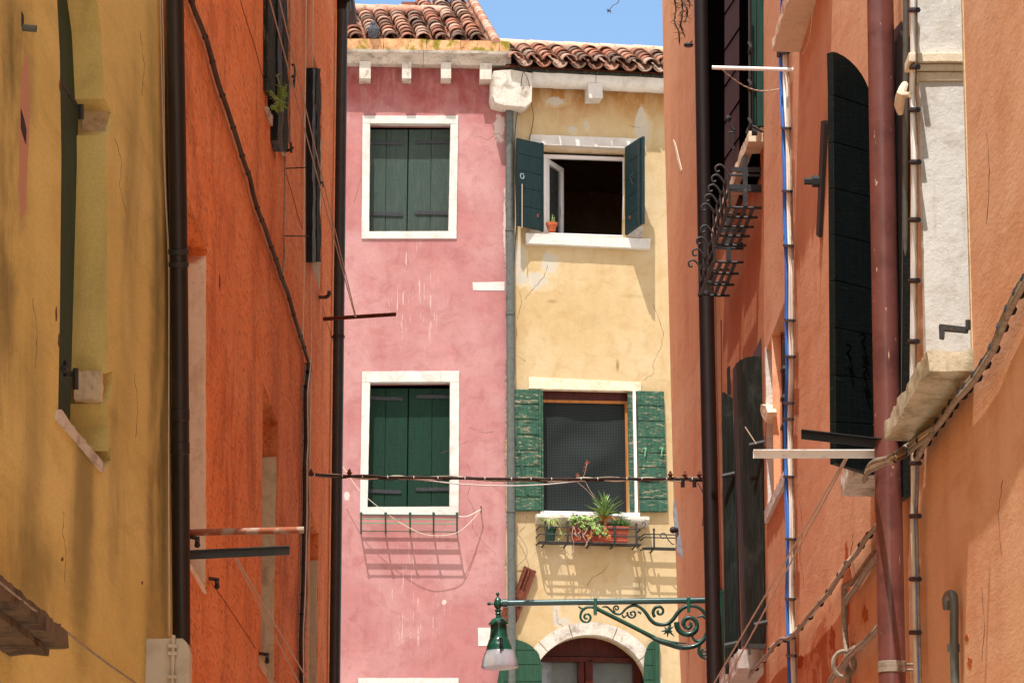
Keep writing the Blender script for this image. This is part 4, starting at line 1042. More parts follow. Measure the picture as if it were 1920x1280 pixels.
for k in range(16):
    x = random.uniform(1100, 1146); p = YL.P(x, random.uniform(990, 1008), random.uniform(.26, .3)); rosette(m4, p, .02, 6, Vector((random.uniform(-1, 1), -1, .2)))
for k in range(10):
    p = YL.P(random.uniform(1073, 1086), random.uniform(962, 972), .16); rosette(m3, p, .025, 6)
m.build('succulent_leaf', M['succ'], tr); m2.build('succulent_leaf', M['succ_dk'], tr); m3.build('purple_leaf', M['purple'], tr); m4.build('orange_leaf', M['aloe_dry'], tr)
m = MB()
for k in range(8):
    x = random.uniform(1074, 1098); y1 = random.uniform(1003, 1036); pts = [YL.P(x, 985, .22)]
    for j in range(1, 6): pts.append(YL.P(x + random.uniform(-5, 5) + j * .6, 985 + (y1 - 985) * j / 5, .27 + random.uniform(-.01, .02)))
    m.tube(pts, .0042, 5, smooth=1)
for k in range(14): m.tube([YL.P(random.uniform(1076, 1120), random.uniform(965, 985), .2), YL.P(random.uniform(1070, 1125), random.uniform(958, 990), .28)], .003, 4)
m.build('trailing_stem', M['stem'], tr)
# spider plant in a dark green pot
sp = thing('potted_spider_plant', YL.P(1032, 1014, .13), 'dark green pot with a striped spider plant at the left end of the iron rack', 'potted plant')
c = YL.P(1032, 1000, .13); c.z = B1[2] + .008; hgt = YL.uz(1032, 989, .13)[1] - c.z
m = MB(); m.lathe(c, [(.045, 0), (.062, hgt * .85), (.07, hgt * .86), (.07, hgt), (.06, hgt), (.06, hgt * .9), (.0, hgt * .88)], 20); m.build('pot', M['pot_green'], sp, smooth=True, angle=30)
m = MB()
for k in range(58):
    az = random.uniform(0, 6.28); L = random.uniform(.12, .25); d = Vector((math.cos(az), math.sin(az) * .7, 0)); b = c + Vector((0, 0, hgt))
    p1 = b + d * L * .5 + Vector((0, 0, L * .8)); p2 = b + d * L + Vector((0, 0, L * random.uniform(-.25, .35)))
    side_ = d.cross(Vector((0, 0, 1))) * .010; vs = []; fs = []
    for j in range(6):
        t1 = j / 5; q = b * (1 - t1) ** 2 + p1 * 2 * t1 * (1 - t1) + p2 * t1 * t1; s1 = side_ * (1 - t1 * .9); vs += [q - s1, q + s1]
    m.add(vs, [(2 * j, 2 * j + 1, 2 * j + 3, 2 * j + 2) for j in range(5)])
for k in range(16):
    b = YL.P(1053 + random.uniform(-6, 6), 1002 + random.uniform(-5, 8), .27); d = Vector((random.uniform(-1, 1), random.uniform(-.5, .5), random.uniform(-.8, .6))).normalized(); m.leaf(b, b + d * .06, .009, seg=2)
m.tube([c + Vector((.02, -.02, hgt)), YL.P(1046, 985, .24), YL.P(1053, 1002, .27)], .003, 4)
m.build('leaf', M['spider'], sp)
# little pot on the open window's sill
fp = thing('flower_pot', YL.P(1034, 435, .02), 'small terracotta flower pot on the sill of the open window', 'flower pot')
c = YL.P(1034.5, 434.5, .0); h = .105
m = MB(); m.lathe(c, [(.042, 0), (.058, h * .68), (.068, h * .69), (.072, h), (.062, h), (.06, h * .9), (0, h * .88)], 20); m.build('pot', M['terra'], fp, smooth=True, angle=30)
m = MB(); b = c + Vector((0, 0, h * .9))
for (dx, hh) in ((.0, .10), (-.045, .05), (.02, .07)): m.tube([b + Vector((dx, 0, 0)), b + Vector((dx + .01, 0, hh))], .004, 5); rosette(m, b + Vector((dx + .01, 0, hh)), .018, 6); rosette(m, b + Vector((dx + .004, 0, hh * .5)), .016, 6)
for k in range(14): rosette(m, b + Vector((random.uniform(-.05, .05), random.uniform(-.04, .04), .005)), .016, 6)
m.build('succulent', M['succ'], fp)

# ================================================================ LEFT OCHRE HOUSE
oc = thing('ochre_house', LA.W(0, 0, 0), 'dirty ochre yellow house wall filling the left edge, with an arched window niche', 'house')
uE = LA.uz(318, 640)[0]
def uline(W, pts): return W.poly(pts)
nA = [(109, 768), (112, 600), (115, 300), (112, 100), (104, -60), (112, -130), (130, -160), (150, -140), (166, -80), (182, 0), (190, 60), (193, 120), (196, 185), (209, 212), (206, 246), (199, 254), (201, 500), (200, 700), (212, 694), (212, 716), (206, 748), (200, 756), (204, 800), (202, 845), (208, 838), (209, 862), (200, 876), (192, 874)]
hole = LA.poly(nA)
ztop = 8.6
pts = [(-9, 0), (uE, 0)]; q0 = LA.uz(321, 1280)[0]; q1 = LA.uz(318, 0)[0]
pts = [(-9, 0), (LA.uz(330, 1280)[0], 0), LA.uz(330, 1280), LA.uz(325, 640), LA.uz(318, 0), (q1, 7.3), (-9, 7.3)]
m = MB(); wallmesh(m, LA, pts, [(hole, .26)])
a = [LA.W(-9, 0, 0), LA.W(-9, 0, -5), LA.W(q0 - .1, 0, -5), LA.W(q0, 0, 0)]
shell(m, LA, -9, q1, 7.3, 5)
m.build('wall', M['ochre'], oc)
# window filling: dark green leaf well inside the niche, near jamb hides most of it
m = MB(); hb = LA.poly([(60, -200), (215, -200), (215, 900), (60, 900)], 0)
wn = MB()
D = .12
wn.box(LA, hole[0][0] - .6, LA.uz(193, 500)[0] + .02, 1, 7.2, -.20, -D)
wn = wn.build('window', M['dk_green'], oc); wn['label'] = 'dark green closed shutters deep in the tall ochre niche'
m = MB(); m.tube([LA.P(112, 148, -.03), LA.P(128, 175, -.06), LA.P(150, 208, -.03)], .009, 6, smooth=1); m.tube([LA.P(152, 196, .0), LA.P(152, 224, .0)], .012, 6); m.build('hinge_arm', M['iron'], wn)
m = MB(); m.tube([LA.P(118, 690, -.03), LA.P(128, 700, -.03), LA.P(140, 700, -.01)], .013, 6, smooth=0); m.tube([LA.P(142, 690, .0), LA.P(142, 730, .0)], .012, 6); m.tube([LA.P(124, 676, -.03), LA.P(124, 706, -.03)], .012, 6); m.build('hinge_arm', M['iron'], wn)
def jambblock(y0, y1):
    m = MB(); uF = LA.uz(200, 600)[0]; z0, z1 = LA.uz(200, y1)[1], LA.uz(200, y0)[1]
    m.box(LA, uF - .035, uF + .03, z0, z1, -.118, -.012); return m.build('hinge_stone', M['stone_beige'], wn, rough=(.03, .008, 18))
jambblock(192, 240); jambblock(702, 756)
m = MB(); m.prism(LA, LA.poly([(109, 770), (116, 768), (150, 815), (196, 868), (196, 884), (190, 880), (150, 832), (109, 786)], .012), -.10, .012); m.build('sill', M['stone_dirty'], wn, rough=(.03, .004, 16))
# hood over a doorway, bottom left
hd_ = MB(); ww = .20
A = LA.poly([(-160, 955), (130, 1186)], ww); 
top0 = LA.uz(-10, 1085, ww); topE = LA.uz(130, 1192, ww)
uE_ = topE[0]; z1_ = topE[1]; 
hd_.box(LA, uE_ - 2.4, uE_, z1_ - .045, z1_ + .012, 0, ww); hd_.box(LA, uE_ - 2.4, uE_ - .01, z1_ + .013, z1_ + .035, 0, ww * .8); hd_.box(LA, uE_ - 2.4, uE_ - .03, z1_ - .075, z1_ - .046, 0, ww * .7)
hd_.build('door_hood', M['hood'], oc, rough=(.05, .010, 9))
st_ = MB(); c = LA.P(42, 52, 0); st_.tube([c, c + LA.n * .05 + Vector((0, 0, -.006))], .013, 12, cap=False, smooth=0); st_.tube([c, c + LA.n * .05 + Vector((0, 0, -.006))], .010, 12, cap=False, smooth=0); tag(st_.build('pipe_stub', M['greypipe']), 'short metal pipe stub sticking out of the ochre wall, top left', 'pipe stub')
for hp in ([(40, 205), (46, 225), (50, 245), (49, 270), (44, 255), (40, 240)], [(41, 22), (45, 30), (45, 44), (41, 50)]):
    m = MB(); m.prism(LA, LA.poly(hp, .002), 0, .002); m.build('hole', M['dark_in'], oc)
strand('thin_wire', 'thin grey wire clipped along the top of the dark door hood, bottom left', 'wire', LA, [(-20, 1075, .2), (60, 1140, .2), (128, 1186, .17), (150, 1204, .03), (200, 1242, .03), (262, 1285, .03)], .0045, M['cable_grey'])
for k, (x0, ww) in enumerate(((300, .03), (304, .02))):
    strand('thin_wire', ('cream wire drooping down the corner of the ochre house beside the black downpipe', 'thin white wire behind the cream one at the corner of the ochre house')[k], 'wire', LA, [(x0, -10, ww), (x0 + 3, 120, ww), (x0 + 6 - 2 * k, 250, ww), (x0 + 10 - 3 * k, 370, ww), (315 + k, 470, ww), (316 + k, 560, ww), (316 + k, 800, ww), (317 + k, 1190, ww)], .0028, M['cable_cream'])
mb = thing('meter_box', LA.P(326, 1290, 0), 'off white plastic meter box with a hinge at the foot of the ochre wall corner', 'meter box')
mu = (15.86 - LA.O.y) / LA.d.y; fy = LA.W(mu, 0, 0).y
def mz(py): return onray_(330, py, fy).z
def onray_(px, py, y): r = ray(px, py); return Vector((0, 0, CZ)) + r * (y / r.y)
mt_, mb_ = mz(1196), mz(1360); wx = lambda px: (onray_(px, 1240, fy) - LA.W(mu, 0, 0)).dot(LA.n)
m = MB(); m.box(LA, mu, mu + .10, mb_, mt_, 0, wx(325)); m.build('case', M['box'], mb, bevel=.006)
m = MB(); w2 = wx(355)
pts = [(wx(328), mb_), (w2, mb_), (w2, mt_ - .06), (w2 - .012, mt_ - .02), (w2 - .03, mt_), (wx(328), mt_)]
m.add([LA.W(mu + .004, z, ww) for ww, z in pts] + [LA.W(mu + .10, z, ww) for ww, z in pts], [tuple(range(6)), tuple(range(6, 12))] + [(i, (i + 1) % 6, (i + 1) % 6 + 6, i + 6) for i in range(6)])
m.build('door', M['box'], mb, bevel=.006)
m = MB(); m.box(LA, mu - .018, mu + .01, mb_, mt_ + .012, wx(322), wx(328.5)); m.build('hinge', M['box'], mb, bevel=.003)
for y in (1208, 1222, 1266):
    m = MB(); m.box(LA, mu - .024, mu + .005, mz(y + 7), mz(y), wx(315), wx(334)); m.build('hinge', M['box'], mb, bevel=.003)

for pts in ([(215, 260), (228, 300), (224, 350), (236, 400)], [(120, 960), (118, 1000), (124, 1040), (121, 1090)], [(252, 700), (258, 760), (254, 820)], [(60, 560), (70, 620), (66, 690)], [(262, 60), (270, 120), (266, 180)]):
    crack(oc, LA, pts, 0.0016)
for (x, y, a, b) in ((111, 640, 2.5, 16), (113, 160, 2, 14), (106, 590, 2, 20), (117, 1048, 3, 5), (267, 1092, 2, 5)):
    m = MB(); n = 9; m.prism(LA, LA.poly([(x + a * random.uniform(.5, 1) * math.cos(k * 6.283 / n), y + b * random.uniform(.5, 1) * math.sin(k * 6.283 / n)) for k in range(n)], .0015), 0, .0015); m.build('chip', M['mortar_dk'], oc)
# ================================================================ LEFT ORANGE HOUSE
og = thing('orange_house', LB.W(0, 0, 0), 'long rough orange rendered house wall on the left, crossed by a dark diagonal cable', 'house')
uB0, = (LB.uz(336, 640)[0],); uB1 = LB.uz(637, 640)[0]
h1 = [(345, 350), (354, 376), (388, 468), (388, 1110), (357, 1052), (345, 1030)]
h2 = [(493, 716), (520, 792), (518, 1290), (489, 1240)]
h3 = [(579, 946), (597, 1000), (594, 1420), (577, 1400)]
h4 = [(500, -60), (541, 40), (541, 282), (534, 285), (502, 205)]
h5 = [(586, 100), (603, 150), (603, 556), (586, 500)]
m = MB(); zB = LB.uz(637, 12)[1]
outer = [(LB.uz(340, 1280)[0], 0), (LB.uz(632, 1280)[0], 0), LB.uz(630, 1280), LB.uz(637, 640), LB.uz(642, 12), (LB.uz(642, 12)[0], zB), (LB.uz(329, 0)[0], zB), LB.uz(329, 0), LB.uz(340, 1280)]
wallmesh(m, LB, outer, [(LB.poly(h1), .09), (LB.poly(h2), .25), (LB.poly(h3), .25), (LB.poly(h4), .2), (LB.poly(h5), .2)])
a0 = LB.W(outer[1][0], 0, 0)
q = [LB.W(uB0, 0, -5), LB.W(outer[4][0], 0, -5), LB.W(outer[4][0], 0, 0), LB.W(uB0 + .1, 0, 0)]; q2 = [Vector((p.x, p.y, zB)) for p in q]
m.add(q + q2, [(0, 1, 5, 4), (1, 2, 6, 5), (4, 5, 6, 7)])
m.build('wall', M['orange'], og)
# blocked window by the black pipe
def lbprism(parent, pts, w0, w1, name, mat, rough=None):
    m = MB(); m.prism(LB, LB.poly(pts, w1), w0, w1); return m.build(name, mat, parent, rough=rough)
w = lbprism(og, [(335, 300), (392, 460), (392, 1120), (335, 1010)], -.11, -.085, 'window', M['pinkish']); w['label'] = 'blocked window with pinkish plaster infill beside the black downpipe'
lbprism(w, [(383, 495), (388.5, 470), (388.5, 1108), (383, 1085)], -.085, -.004, 'jamb', M['stone_cream'], (.05, .003, 12))
lbprism(w, [(357, 1054), (384, 1098), (388, 1112), (384, 1112), (357, 1064)], -.045, .006, 'sill', M['stone_cream'], (.05, .003, 12))
def reveal_window(hpx, yoff, label):
    """stone far jamb inside an opening, dark board behind"""
    u0 = LB.uz(*hpx[0])[0]; u1 = LB.uz(*hpx[1])[0]; z1 = LB.uz(*hpx[1])[1]; z0 = LB.uz(*hpx[2])[1]
    m = MB(); m.box(LB, u0 - .05, u1 + .05, z0 - .3, z1 + .3, -.27, -.25); w = m.build('window', M['black_paint'], og); w['label'] = label
    m = MB(); m.box(LB, u1 - .03, u1 + .01, z0 - .02, z1 - yoff, -.24, -.003); m.build('jamb', M['stone_beige'], w, rough=(.05, .006, 10))
    m = MB(); m.box(LB, u0, u1 - .032, z0 - .05, z0, -.24, .01); m.build('sill', M['stone_beige'], w, rough=(.05, .004, 10))
    return w
reveal_window(h2, .22, 'narrow looking window with a bare stone jamb in the middle of the orange wall')
reveal_window(h3, .2, 'lower far window with a stone jamb next to the second black downpipe')
# upper near window: shutters
uz = LB.uz
u0, u1 = uz(500, 100)[0], uz(541, 200)[0]; z0 = uz(541, 283)[1]
m = MB(); m.box(LB, u0 - .1, u1 + .1, z0 - .1, z0 + 2.2, -.15, -.10); w = m.build('window', M['black_paint'], og); w['label'] = 'top window of the orange wall with weathered black shutters and a weed'
sh = MB(); sh.prism(LB, LB.poly([(503, -40), (519, -40), (521, 182), (511, 182), (503, 168)], .03), -.04, .03); sh.build('shutter', M['old_wood'], w, rough=(.05, .006, 10))
sh = MB(); sh.prism(LB, LB.poly([(521, -40), (529, -40), (531, 284), (526, 283), (521, 262)], .045), -.02, .045); sh.build('shutter', M['black_paint'], w, rough=(.05, .006, 10))
sh = MB(); sh.prism(LB, LB.poly([(531, -40), (539, -40), (541, 284), (532, 285)], .03), -.02, .03); sh.build('shutter', M['old_wood'], w, rough=(.05, .008, 10))
m = MB(); m.tube([LB.P(538, 283, .03), LB.P(546, 280, .06), LB.P(549, 276, .07)], .009, 6); m.tube([LB.P(545, 268, .06), LB.P(546, 286, .06)], .008, 6)
m.tube([LB.P(543, 150, .03), LB.P(549, 143, .07), LB.P(552, 150, .07), LB.P(548, 158, .06)], .007, 6); m.tube([LB.P(548, 122, .05), LB.P(553, 126, .07), LB.P(551, 165, .07)], .007, 6); m.build('shutter_dog', M['iron'], w)
sl_ = lbprism(w, [(500, 203), (503, 200), (533, 268), (538, 290), (534, 292), (520, 262)], -.05, .015, 'sill', M['stone_dirty'], (.03, .004, 14))
wd = MB(); wst = MB()
for k in range(9):
    b = LB.P(525 + random.uniform(-8, 8), 208 + random.uniform(-4, 4), .06); p = b
    e = LB.P(505 + random.uniform(0, 42), 140 + random.uniform(0, 65), .08 + random.uniform(0, .06)); wst.tube([b, L3(b, e, .5) + Vector((.01, 0, .01)), e], .003, 4)
    for j in range(9):
        q = L3(b, e, random.uniform(.2, 1)); d = Vector((random.uniform(-1, 1), random.uniform(-1, 1), random.uniform(-.5, .7))).normalized(); wd.leaf(q, q + d * random.uniform(.03, .055), .028, seg=3, fold=.1)
pw = thing('wall_weed', LB.P(525, 215, .03), 'bright green weed sprouting from the sill of the black shuttered window', 'plant')
wd.build('leaf', M['weed'], pw); wst.build('stem', M['succ_dk'], pw)
# far upper window
u0, u1 = uz(586, 300)[0], uz(603, 300)[0]; z0 = uz(603, 556)[1]; z1 = uz(603, 150)[1]
m = MB(); m.box(LB, u0 - .05, u1 + .05, z0 - .3, z1 + .3, -.2, -.15); w = m.build('window', M['black_paint'], og); w['label'] = 'far top window of the orange wall, black shutter leaf against a pale jamb'
m = MB(); m.box(LB, u1 - .03, u1 + .01, z0 - .02, z1 - .1, -.14, -.003); m.build('jamb', M['stone_cream'], w, rough=(.05, .005, 10))
sh = MB(); sh.prism(LB, LB.poly([(586, 128), (594, 130), (594, 492), (586, 492)], .045), -.05, .045); sh.build('shutter', M['black_paint'], w, rough=(.06, .008, 9))
sh = MB(); sh.prism(LB, LB.poly([(594.5, 128), (601, 130), (601, 490), (594.5, 490)], .055), -.02, .055); sh.build('shutter', M['old_wood'], w, rough=(.05, .01, 9))
m = MB(); m.tube([LB.P(597, 345, .06), LB.P(604, 342, .09), LB.P(607, 350, .09)], .008, 6); m.build('shutter_dog', M['iron'], w)
m = MB(); m.tube([LB.P(600, 557, .0), LB.P(611, 557, .10), LB.P(617, 552, .13), LB.P(617, 547, .13)], .014, 6); tag(m.build('wall_hook', M['iron']), 'black iron hook low beside the far downpipe on the orange wall', 'hook')
# eaves end
ev = MB(); uq = outer[4][0]
ev.box(LB, uq - 6, uq + .05, zB - .02, zB + .06, -.2, .115); ev.build('eaves', M['nearblack'], og)
m = MB(); wE = LB
pr = [(0, zB - .24), (.03, zB - .24), (.045, zB - .17), (.07, zB - .16), (.08, zB - .09), (.10, zB - .08), (.105, zB - .021), (0, zB - .021)]
m.sweep(LB, pr, uq - .75, uq - .5, 1); m.build('eaves_bracket', M['nearblack'], og, rough=(.06, .006, 8))
for pts in ([(450, 0), (462, 40), (478, 90), (494, 150), (500, 165)], [(536, 325), (548, 365), (560, 410), (568, 430)], [(395, 1090), (420, 1125), (450, 1170), (480, 1215)], [(605, 575), (612, 600), (625, 640)]):
    m = MB(); m.tube(wpts(LB, pts, .001), .0022, 4); m.build('crack', M['crack'], og)

# black pipes on the left
pipeA = downpipe('downpipe', 'black brown downpipe at the corner between the ochre and orange walls', LB, (327, -30), (341, 1330), .040, M['blackpipe'], .022, bands=(471, 495), mid=(336, 560), bandmat=M['iron'], joints=(779, 842))
pipeB = downpipe('downpipe', 'dark grey downpipe at the far end of the orange wall beside the pink house', LB, (642, 20), (627, 1330), .042, M['darkpipe'], .055, bands=(646,), bandmat=M['iron'])

# cables on the orange wall
def clips(parent, pts, n, r, mat='clip', ln=.007):
    r *= .82
    P_ = pts; tot = 0; seg = []
    for a, b in zip(P_[:-1], P_[1:]): seg.append((b - a).length)
    T = sum(seg)
    for k in range(n):
        d = T * (k + .5 + random.uniform(-.2, .2)) / n; i = 0
        while i < len(seg) - 1 and d > seg[i]: d -= seg[i]; i += 1
        ax = (P_[i + 1] - P_[i]).normalized(); c = P_[i] + ax * d
        m = MB(); m.lathe(c - ax * ln / 2, [(r * .5, 0), (r, .001), (r, ln - .001), (r * .5, ln)], 8, ax); m.build('clip', M[mat], parent)
dp = [(352, -30), (361, 10), (375, 45), (388, 78), (394, 100), (402, 130), (412, 165), (424, 198), (436, 235), (448, 272), (457, 303), (468, 332), (474, 360), (484, 395), (496, 425), (507, 458), (519, 490), (528, 520), (540, 550), (551, 590), (561, 622), (570, 650), (577, 675)]
t = thing('cable_bundle', LB.P(577, 675, .02), 'dark cable bundle sloping down across the orange wall from top left', 'cable')
m = MB(); m.tube(wpts(LB, dp, .022), .013, 8); m.build('cable', M['cable_dark'], t, smooth=True)
m = MB(); m.tube([p + Vector((random.uniform(0, .008), 0, random.uniform(-.012, -.004))) for p in wpts(LB, dp, .034)], .007, 6); m.build('cable', M['cable_dark'], t, smooth=True)
clips(t, wpts(LB, dp, .026), 16, .020, 'cable_dark')
dv = [(578, 680), (577, 700), (573, 730), (572, 760), (573, 830), (571, 870), (571, 900), (571, 960), (570, 1000), (569, 1050), (568, 1100), (566, 1150), (564, 1200), (565, 1300)]
t = thing('cable_bundle', LB.P(565, 1280, .02), 'black and grey cable bundle dropping vertically on the orange wall', 'cable')
m = MB(); m.tube(wpts(LB, dv, .03), .013, 8); m.build('cable', M['cable_dark'], t, smooth=True)
m = MB(); m.tube([p + Vector((-.02, 0, 0)) for p in wpts(LB, dv, .03)], .006, 6); m.build('cable', M['cable_grey'], t, smooth=True)
m = MB(); m.tube([p + Vector((.022, -.1, 0)) for p in wpts(LB, dv, .03)], .004, 6); m.build('cable', M['cable_cream'], t, smooth=True)
m = MB(); m.tube([p + Vector((.022, 0, 0)) for p in wpts(LB, [(x + random.uniform(-2, 2), y) for x, y in dv], .03)], .006, 6); m.build('cable', M['cable_grey'], t, smooth=True)
clips(t, wpts(LB, dv, .033), 12, .022)
strand('thin_wire', 'cream wire running straight down the orange wall between the two upper windows', 'wire', LB, [(574, -10), (573, 120), (571, 260), (570, 420), (570, 520), (568, 620), (566, 660)], .0045, M['cable_cream'], w=.012)
strand('thin_wire', 'pale wire just left of the far upper window of the orange wall', 'wire', LB, [(587, -10), (586, 150), (585, 340), (583, 500), (584, 640), (582, 800), (580, 1000), (578, 1300)], .0045, M['cable_cream'], w=.012)
strand('thin_conduit', 'thin grey conduit dropping from the sill of the black shuttered window', 'conduit', LB, [(543, -10, .06), (543, 100, .06), (543, 268, .05)], .007, M['cable_grey'])
strand('thin_conduit', 'reddish conduit below the black shuttered window ending beside the diagonal cable', 'conduit', LB, [(534, 287), (534, 350), (532, 440), (533, 480), (530, 520)], .006, M['cable_grey'], w=.012)
strand('wall_pin', 'thin black pin on the orange wall below the black shuttered window, upper one', 'pin', LB, [(534, 316, .0), (574, 314, .14)], .004, M['iron'])
strand('wall_pin', 'thin black pin on the orange wall level with the far shutter, lower one', 'pin', LB, [(532, 442, .0), (579, 443, .15)], .004, M['iron'])
for x, y, lab in ((365, 1010, 'black iron shutter hook under the rusted pole by the black downpipe'), (402, 1088, 'black iron shutter hook on the orange wall below the grey angle bar'), (496, 1228, 'black iron shutter hook beside the sill of the narrow stone jamb window')):
    m = MB(); m.tube([LB.P(x - 9, y - 4, .0), LB.P(x + 2, y - 2, .05), LB.P(x + 6, y + 3, .05)], .010, 6); m.tube([LB.P(x + 5, y - 5, .05), LB.P(x + 5, y + 10, .05)], .012, 6); m.sphere(LB.P(x + 5, y + 11, .05), .014, 6)
    tag(m.build('wall_hook', M['iron'], smooth=True), lab, 'hook')
# drying poles on the left
def pole(name, label, W, a, b, r, mat, kind='tube'):
    m = MB(); y0 = W.P(*a, 0); r1 = ray(*b); p1 = Vector((0, 0, CZ)) + r1 * (y0.y / r1.y)
    d = (p1 - y0).normalized(); st = y0 - d * .05
    if kind == 'tube': m.tube([st, p1], r, 14, smooth=0)
    else:
        n = Vector((0, 0, 1)); f = Vector((0, -1, 0))
        for (o0, o1, q0, q1) in ((-r, r, 0, .004), (r - .004, r, .0, .035)):
            A = [st + n * o0 + f * q0, p1 + n * o0 + f * q0, p1 + n * o1 + f * q0, st + n * o1 + f * q0]; m.hexa(A, [p + f * (q1 - q0) for p in A])
    tag(m.build(name, mat, loc=y0, smooth=(kind == 'tube')), label, 'pole'); return p1, y0
pole('drying_pole', 'thick rusted round pole sticking out of the orange wall, above the grey angle bar', LB, (352, 998), (570, 993), .0155, M['rustpipe'])
pole('drying_pole', 'grey angle iron bar sticking out of the orange wall below the rusted round pole', LB, (350, 1041), (543, 1032), .019, M['darkpipe'], 'angle')
pB, qB = pole('drying_pole', 'thin red brown bar with a clothesline tied to it in front of the pink wall', LB, (606, 599), (743, 590), .011, M['rust'], 'angle')
def line_pair(name, label, a, b, r=.004, gap=.02, mat='rope', sag=0.0):
    m = MB()
    for s_ in (0, 1):
        o = Vector((gap * s_, 0, 0)); mid = L3(a, b, .5) + Vector((0, 0, -sag))
        m.tube([a + o * .2, mid + o, b + o * 1.8] if s_ else [a, mid, b], r, 5, smooth=2)
    return tag(m.build(name, M[mat]), label, 'clothesline')
def onray(px, py, y): r = ray(px, py); return Vector((0, 0, CZ)) + r * (y / r.y)
line_pair('clothesline', 'double clothesline running from the top of the orange wall down to the red brown bar', L3(qB, pB, .45), onray(519, -20, 19.5), gap=-.03)
line_pair('clothesline', 'double clothesline slanting down from the grey angle bar on the left', onray(441, 1046, 16.6), onray(566, 1290, 21.5), gap=.035, r=.0042)

# ================================================================ RIGHT SALMON HOUSE
sa = thing('salmon_house', R1.W(0, 0, 0), 'long sunlit salmon orange house wall filling the right side, hung with pipes and cables', 'house')
uN = R2.uz(1920, 640)[0] - 6
uC = R2.uz(1432, 400)[0]          # the wall steps forward here
uC1 = (R2.W(uC, 0).y - .5 - R1.O.y) / R1.d.y
zr = 12.4
# far, slightly recessed part
fe = [(1241, -40), (1245, 180), (1246, 259), (1251, 259), (1248, 318), (1253, 470), (1256, 600), (1259, 760), (1262, 900), (1268, 905), (1266, 950), (1272, 1060), (1272, 1180), (1277, 1280)]
fz = [R1.uz(*p) for p in fe]
outer = [(fz[0][0], zr)] + fz + [(fz[-1][0], 0), (uC1, 0), (uC1, zr)]
hA = [(1386, -60), (1425, -120), (1425, 262), (1386, 330)]
m = MB(); wallmesh(m, R1, outer, [(R1.poly(hA), .3)])
nb = R1.uz(1400, 0)[0]
# near part, one step forward
def ow(pts): return R2.poly(pts)
bu1, bu0 = R2.uz(1438, 800)[0], R2.uz(1477, 730)[0]; bz0, bz1 = R2.uz(1438, 955)[1], R2.uz(1438, 652)[1]          # window with a white jamb
cu1, cu0 = R2.uz(1735, 500)[0], R2.uz(1812, 300)[0]; cz0 = R2.uz(1735, 800)[1]; cz1 = cz0 + 3.1      # stone framed window
hD = [(1560, 130), (1600, 60), (1625, 60), (1640, 100), (1655, 130), (1690, 150), (1690, 640), (1560, 860)]
step = [R2.uz(1432, y) for y in (-300, 0, 300, 600, 900, 1280)]
zn2 = 8.9
outer2 = [(step[-1][0], 0)] + step[::-1] + [(uN, step[0][1]), (uN, 0)]
zn2 = step[0][1]
wallmesh(m, R2, outer2, [([(bu1, bz1), (bu0, bz1), (bu0, bz0), (bu1, bz0)], .22), ([(cu1, cz1), (cu0, cz1), (cu0, cz0), (cu1, cz0)], .20)])
ed = [(step[-1][0], 0)] + step[::-1]
m.add([R2.W(u, z, 0) for u, z in ed] + [R2.W(u, z, -.12) for u, z in ed], [(i, i + 1, i + 1 + len(ed), i + len(ed)) for i in range(len(ed) - 1)])
shell(m, R2, uN, step[0][0], zn2, 5)
m.add([R1.W(uC1, zn2, -5), R1.W(uC1, zr, -5), R1.W(uC1, zr, 0), R1.W(uC1, zn2, 0)], [(0, 1, 2, 3)])
m.add([R1.W(uC1, zr, -5), R1.W(uC1, zr, 0), R1.W(fz[0][0], zr, 0), R1.W(fz[0][0], zr, -5)], [(0, 1, 2, 3)])
m.add([R1.W(uC1, 0, -5), R1.W(uC1, zr, -5), R1.W(fz[0][0], zr, -5), R1.W(fz[0][0], 0, -5)], [(0, 1, 2, 3)])
m.add([R1.W(fz[-1][0], 0, 0), R1.W(fz[-1][0], fz[-1][1], 0)] + [R1.W(u, z, 0) for u, z in fz[::-1][1:]] + [R1.W(fz[0][0], zr, 0), R1.W(fz[0][0], zr, -5), R1.W(fz[0][0], 0, -5)], [tuple(range(len(fz) + 4))])
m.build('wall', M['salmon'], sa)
def rprism(W, parent, pts, w0, w1, name, mat, rough=None, bevel=0):
    m = MB(); m.prism(W, W.poly(pts, w1), w0, w1); return m.build(name, mat, parent, rough=rough, bevel=bevel)
# scar on the far part
rprism(R1, sa, [(1262, 262), (1266, 268), (1278, 318), (1276, 322), (1270, 300)], -.01, .003, 'plaster_scar', M['stone_cream'])
# window with dark shutters at the far part (top)
w = rprism(R1, sa, [(1380, -200), (1430, -200), (1430, 330), (1380, 380)], -.30, -.26, 'window', M['black_paint']); w['label'] = 'black shuttered window above a projecting sill, far top of the salmon wall'
def rbox(W, parent, u0, u1, z0, z1, w0, w1, name, mat, **k):
    m = MB(); m.box(W, u0, u1, z0, z1, w0, w1); return m.build(name, mat, parent, **k)
sh = MB(); sh.prism(R1, R1.poly([(1324, -200), (1357, -200), (1357, 385), (1345, 412), (1324, 425)], .035), .005, .035); sh.build('shutter', M['black'], w)
# brown planked leaf
m = MB(); q = R1.poly([(1357, -300), (1386, -420), (1386, 372), (1372, 402), (1357, 430)], .03)
m.prism(R1, q, .003, .03); m.build('shutter', M['brown_plank'], w)
for k in range(9):
    y = 395 - 68 * k
    m = MB(); m.prism(R1, R1.poly([(1357, y - 28), (1386, y - 72), (1386, y - 69), (1357, y - 25)], .034), .0, .034); m.build('joint', M['black'], w)
m = MB(); 
for (x0, x1) in ((1386, 1399), (1399.8, 1410)): m.prism(R1, R1.poly([(x0, -300), (x1, -320), (x1, 330), (x0, 360)], .05), .0, .05)
m.build('shutter', M['black'], w)
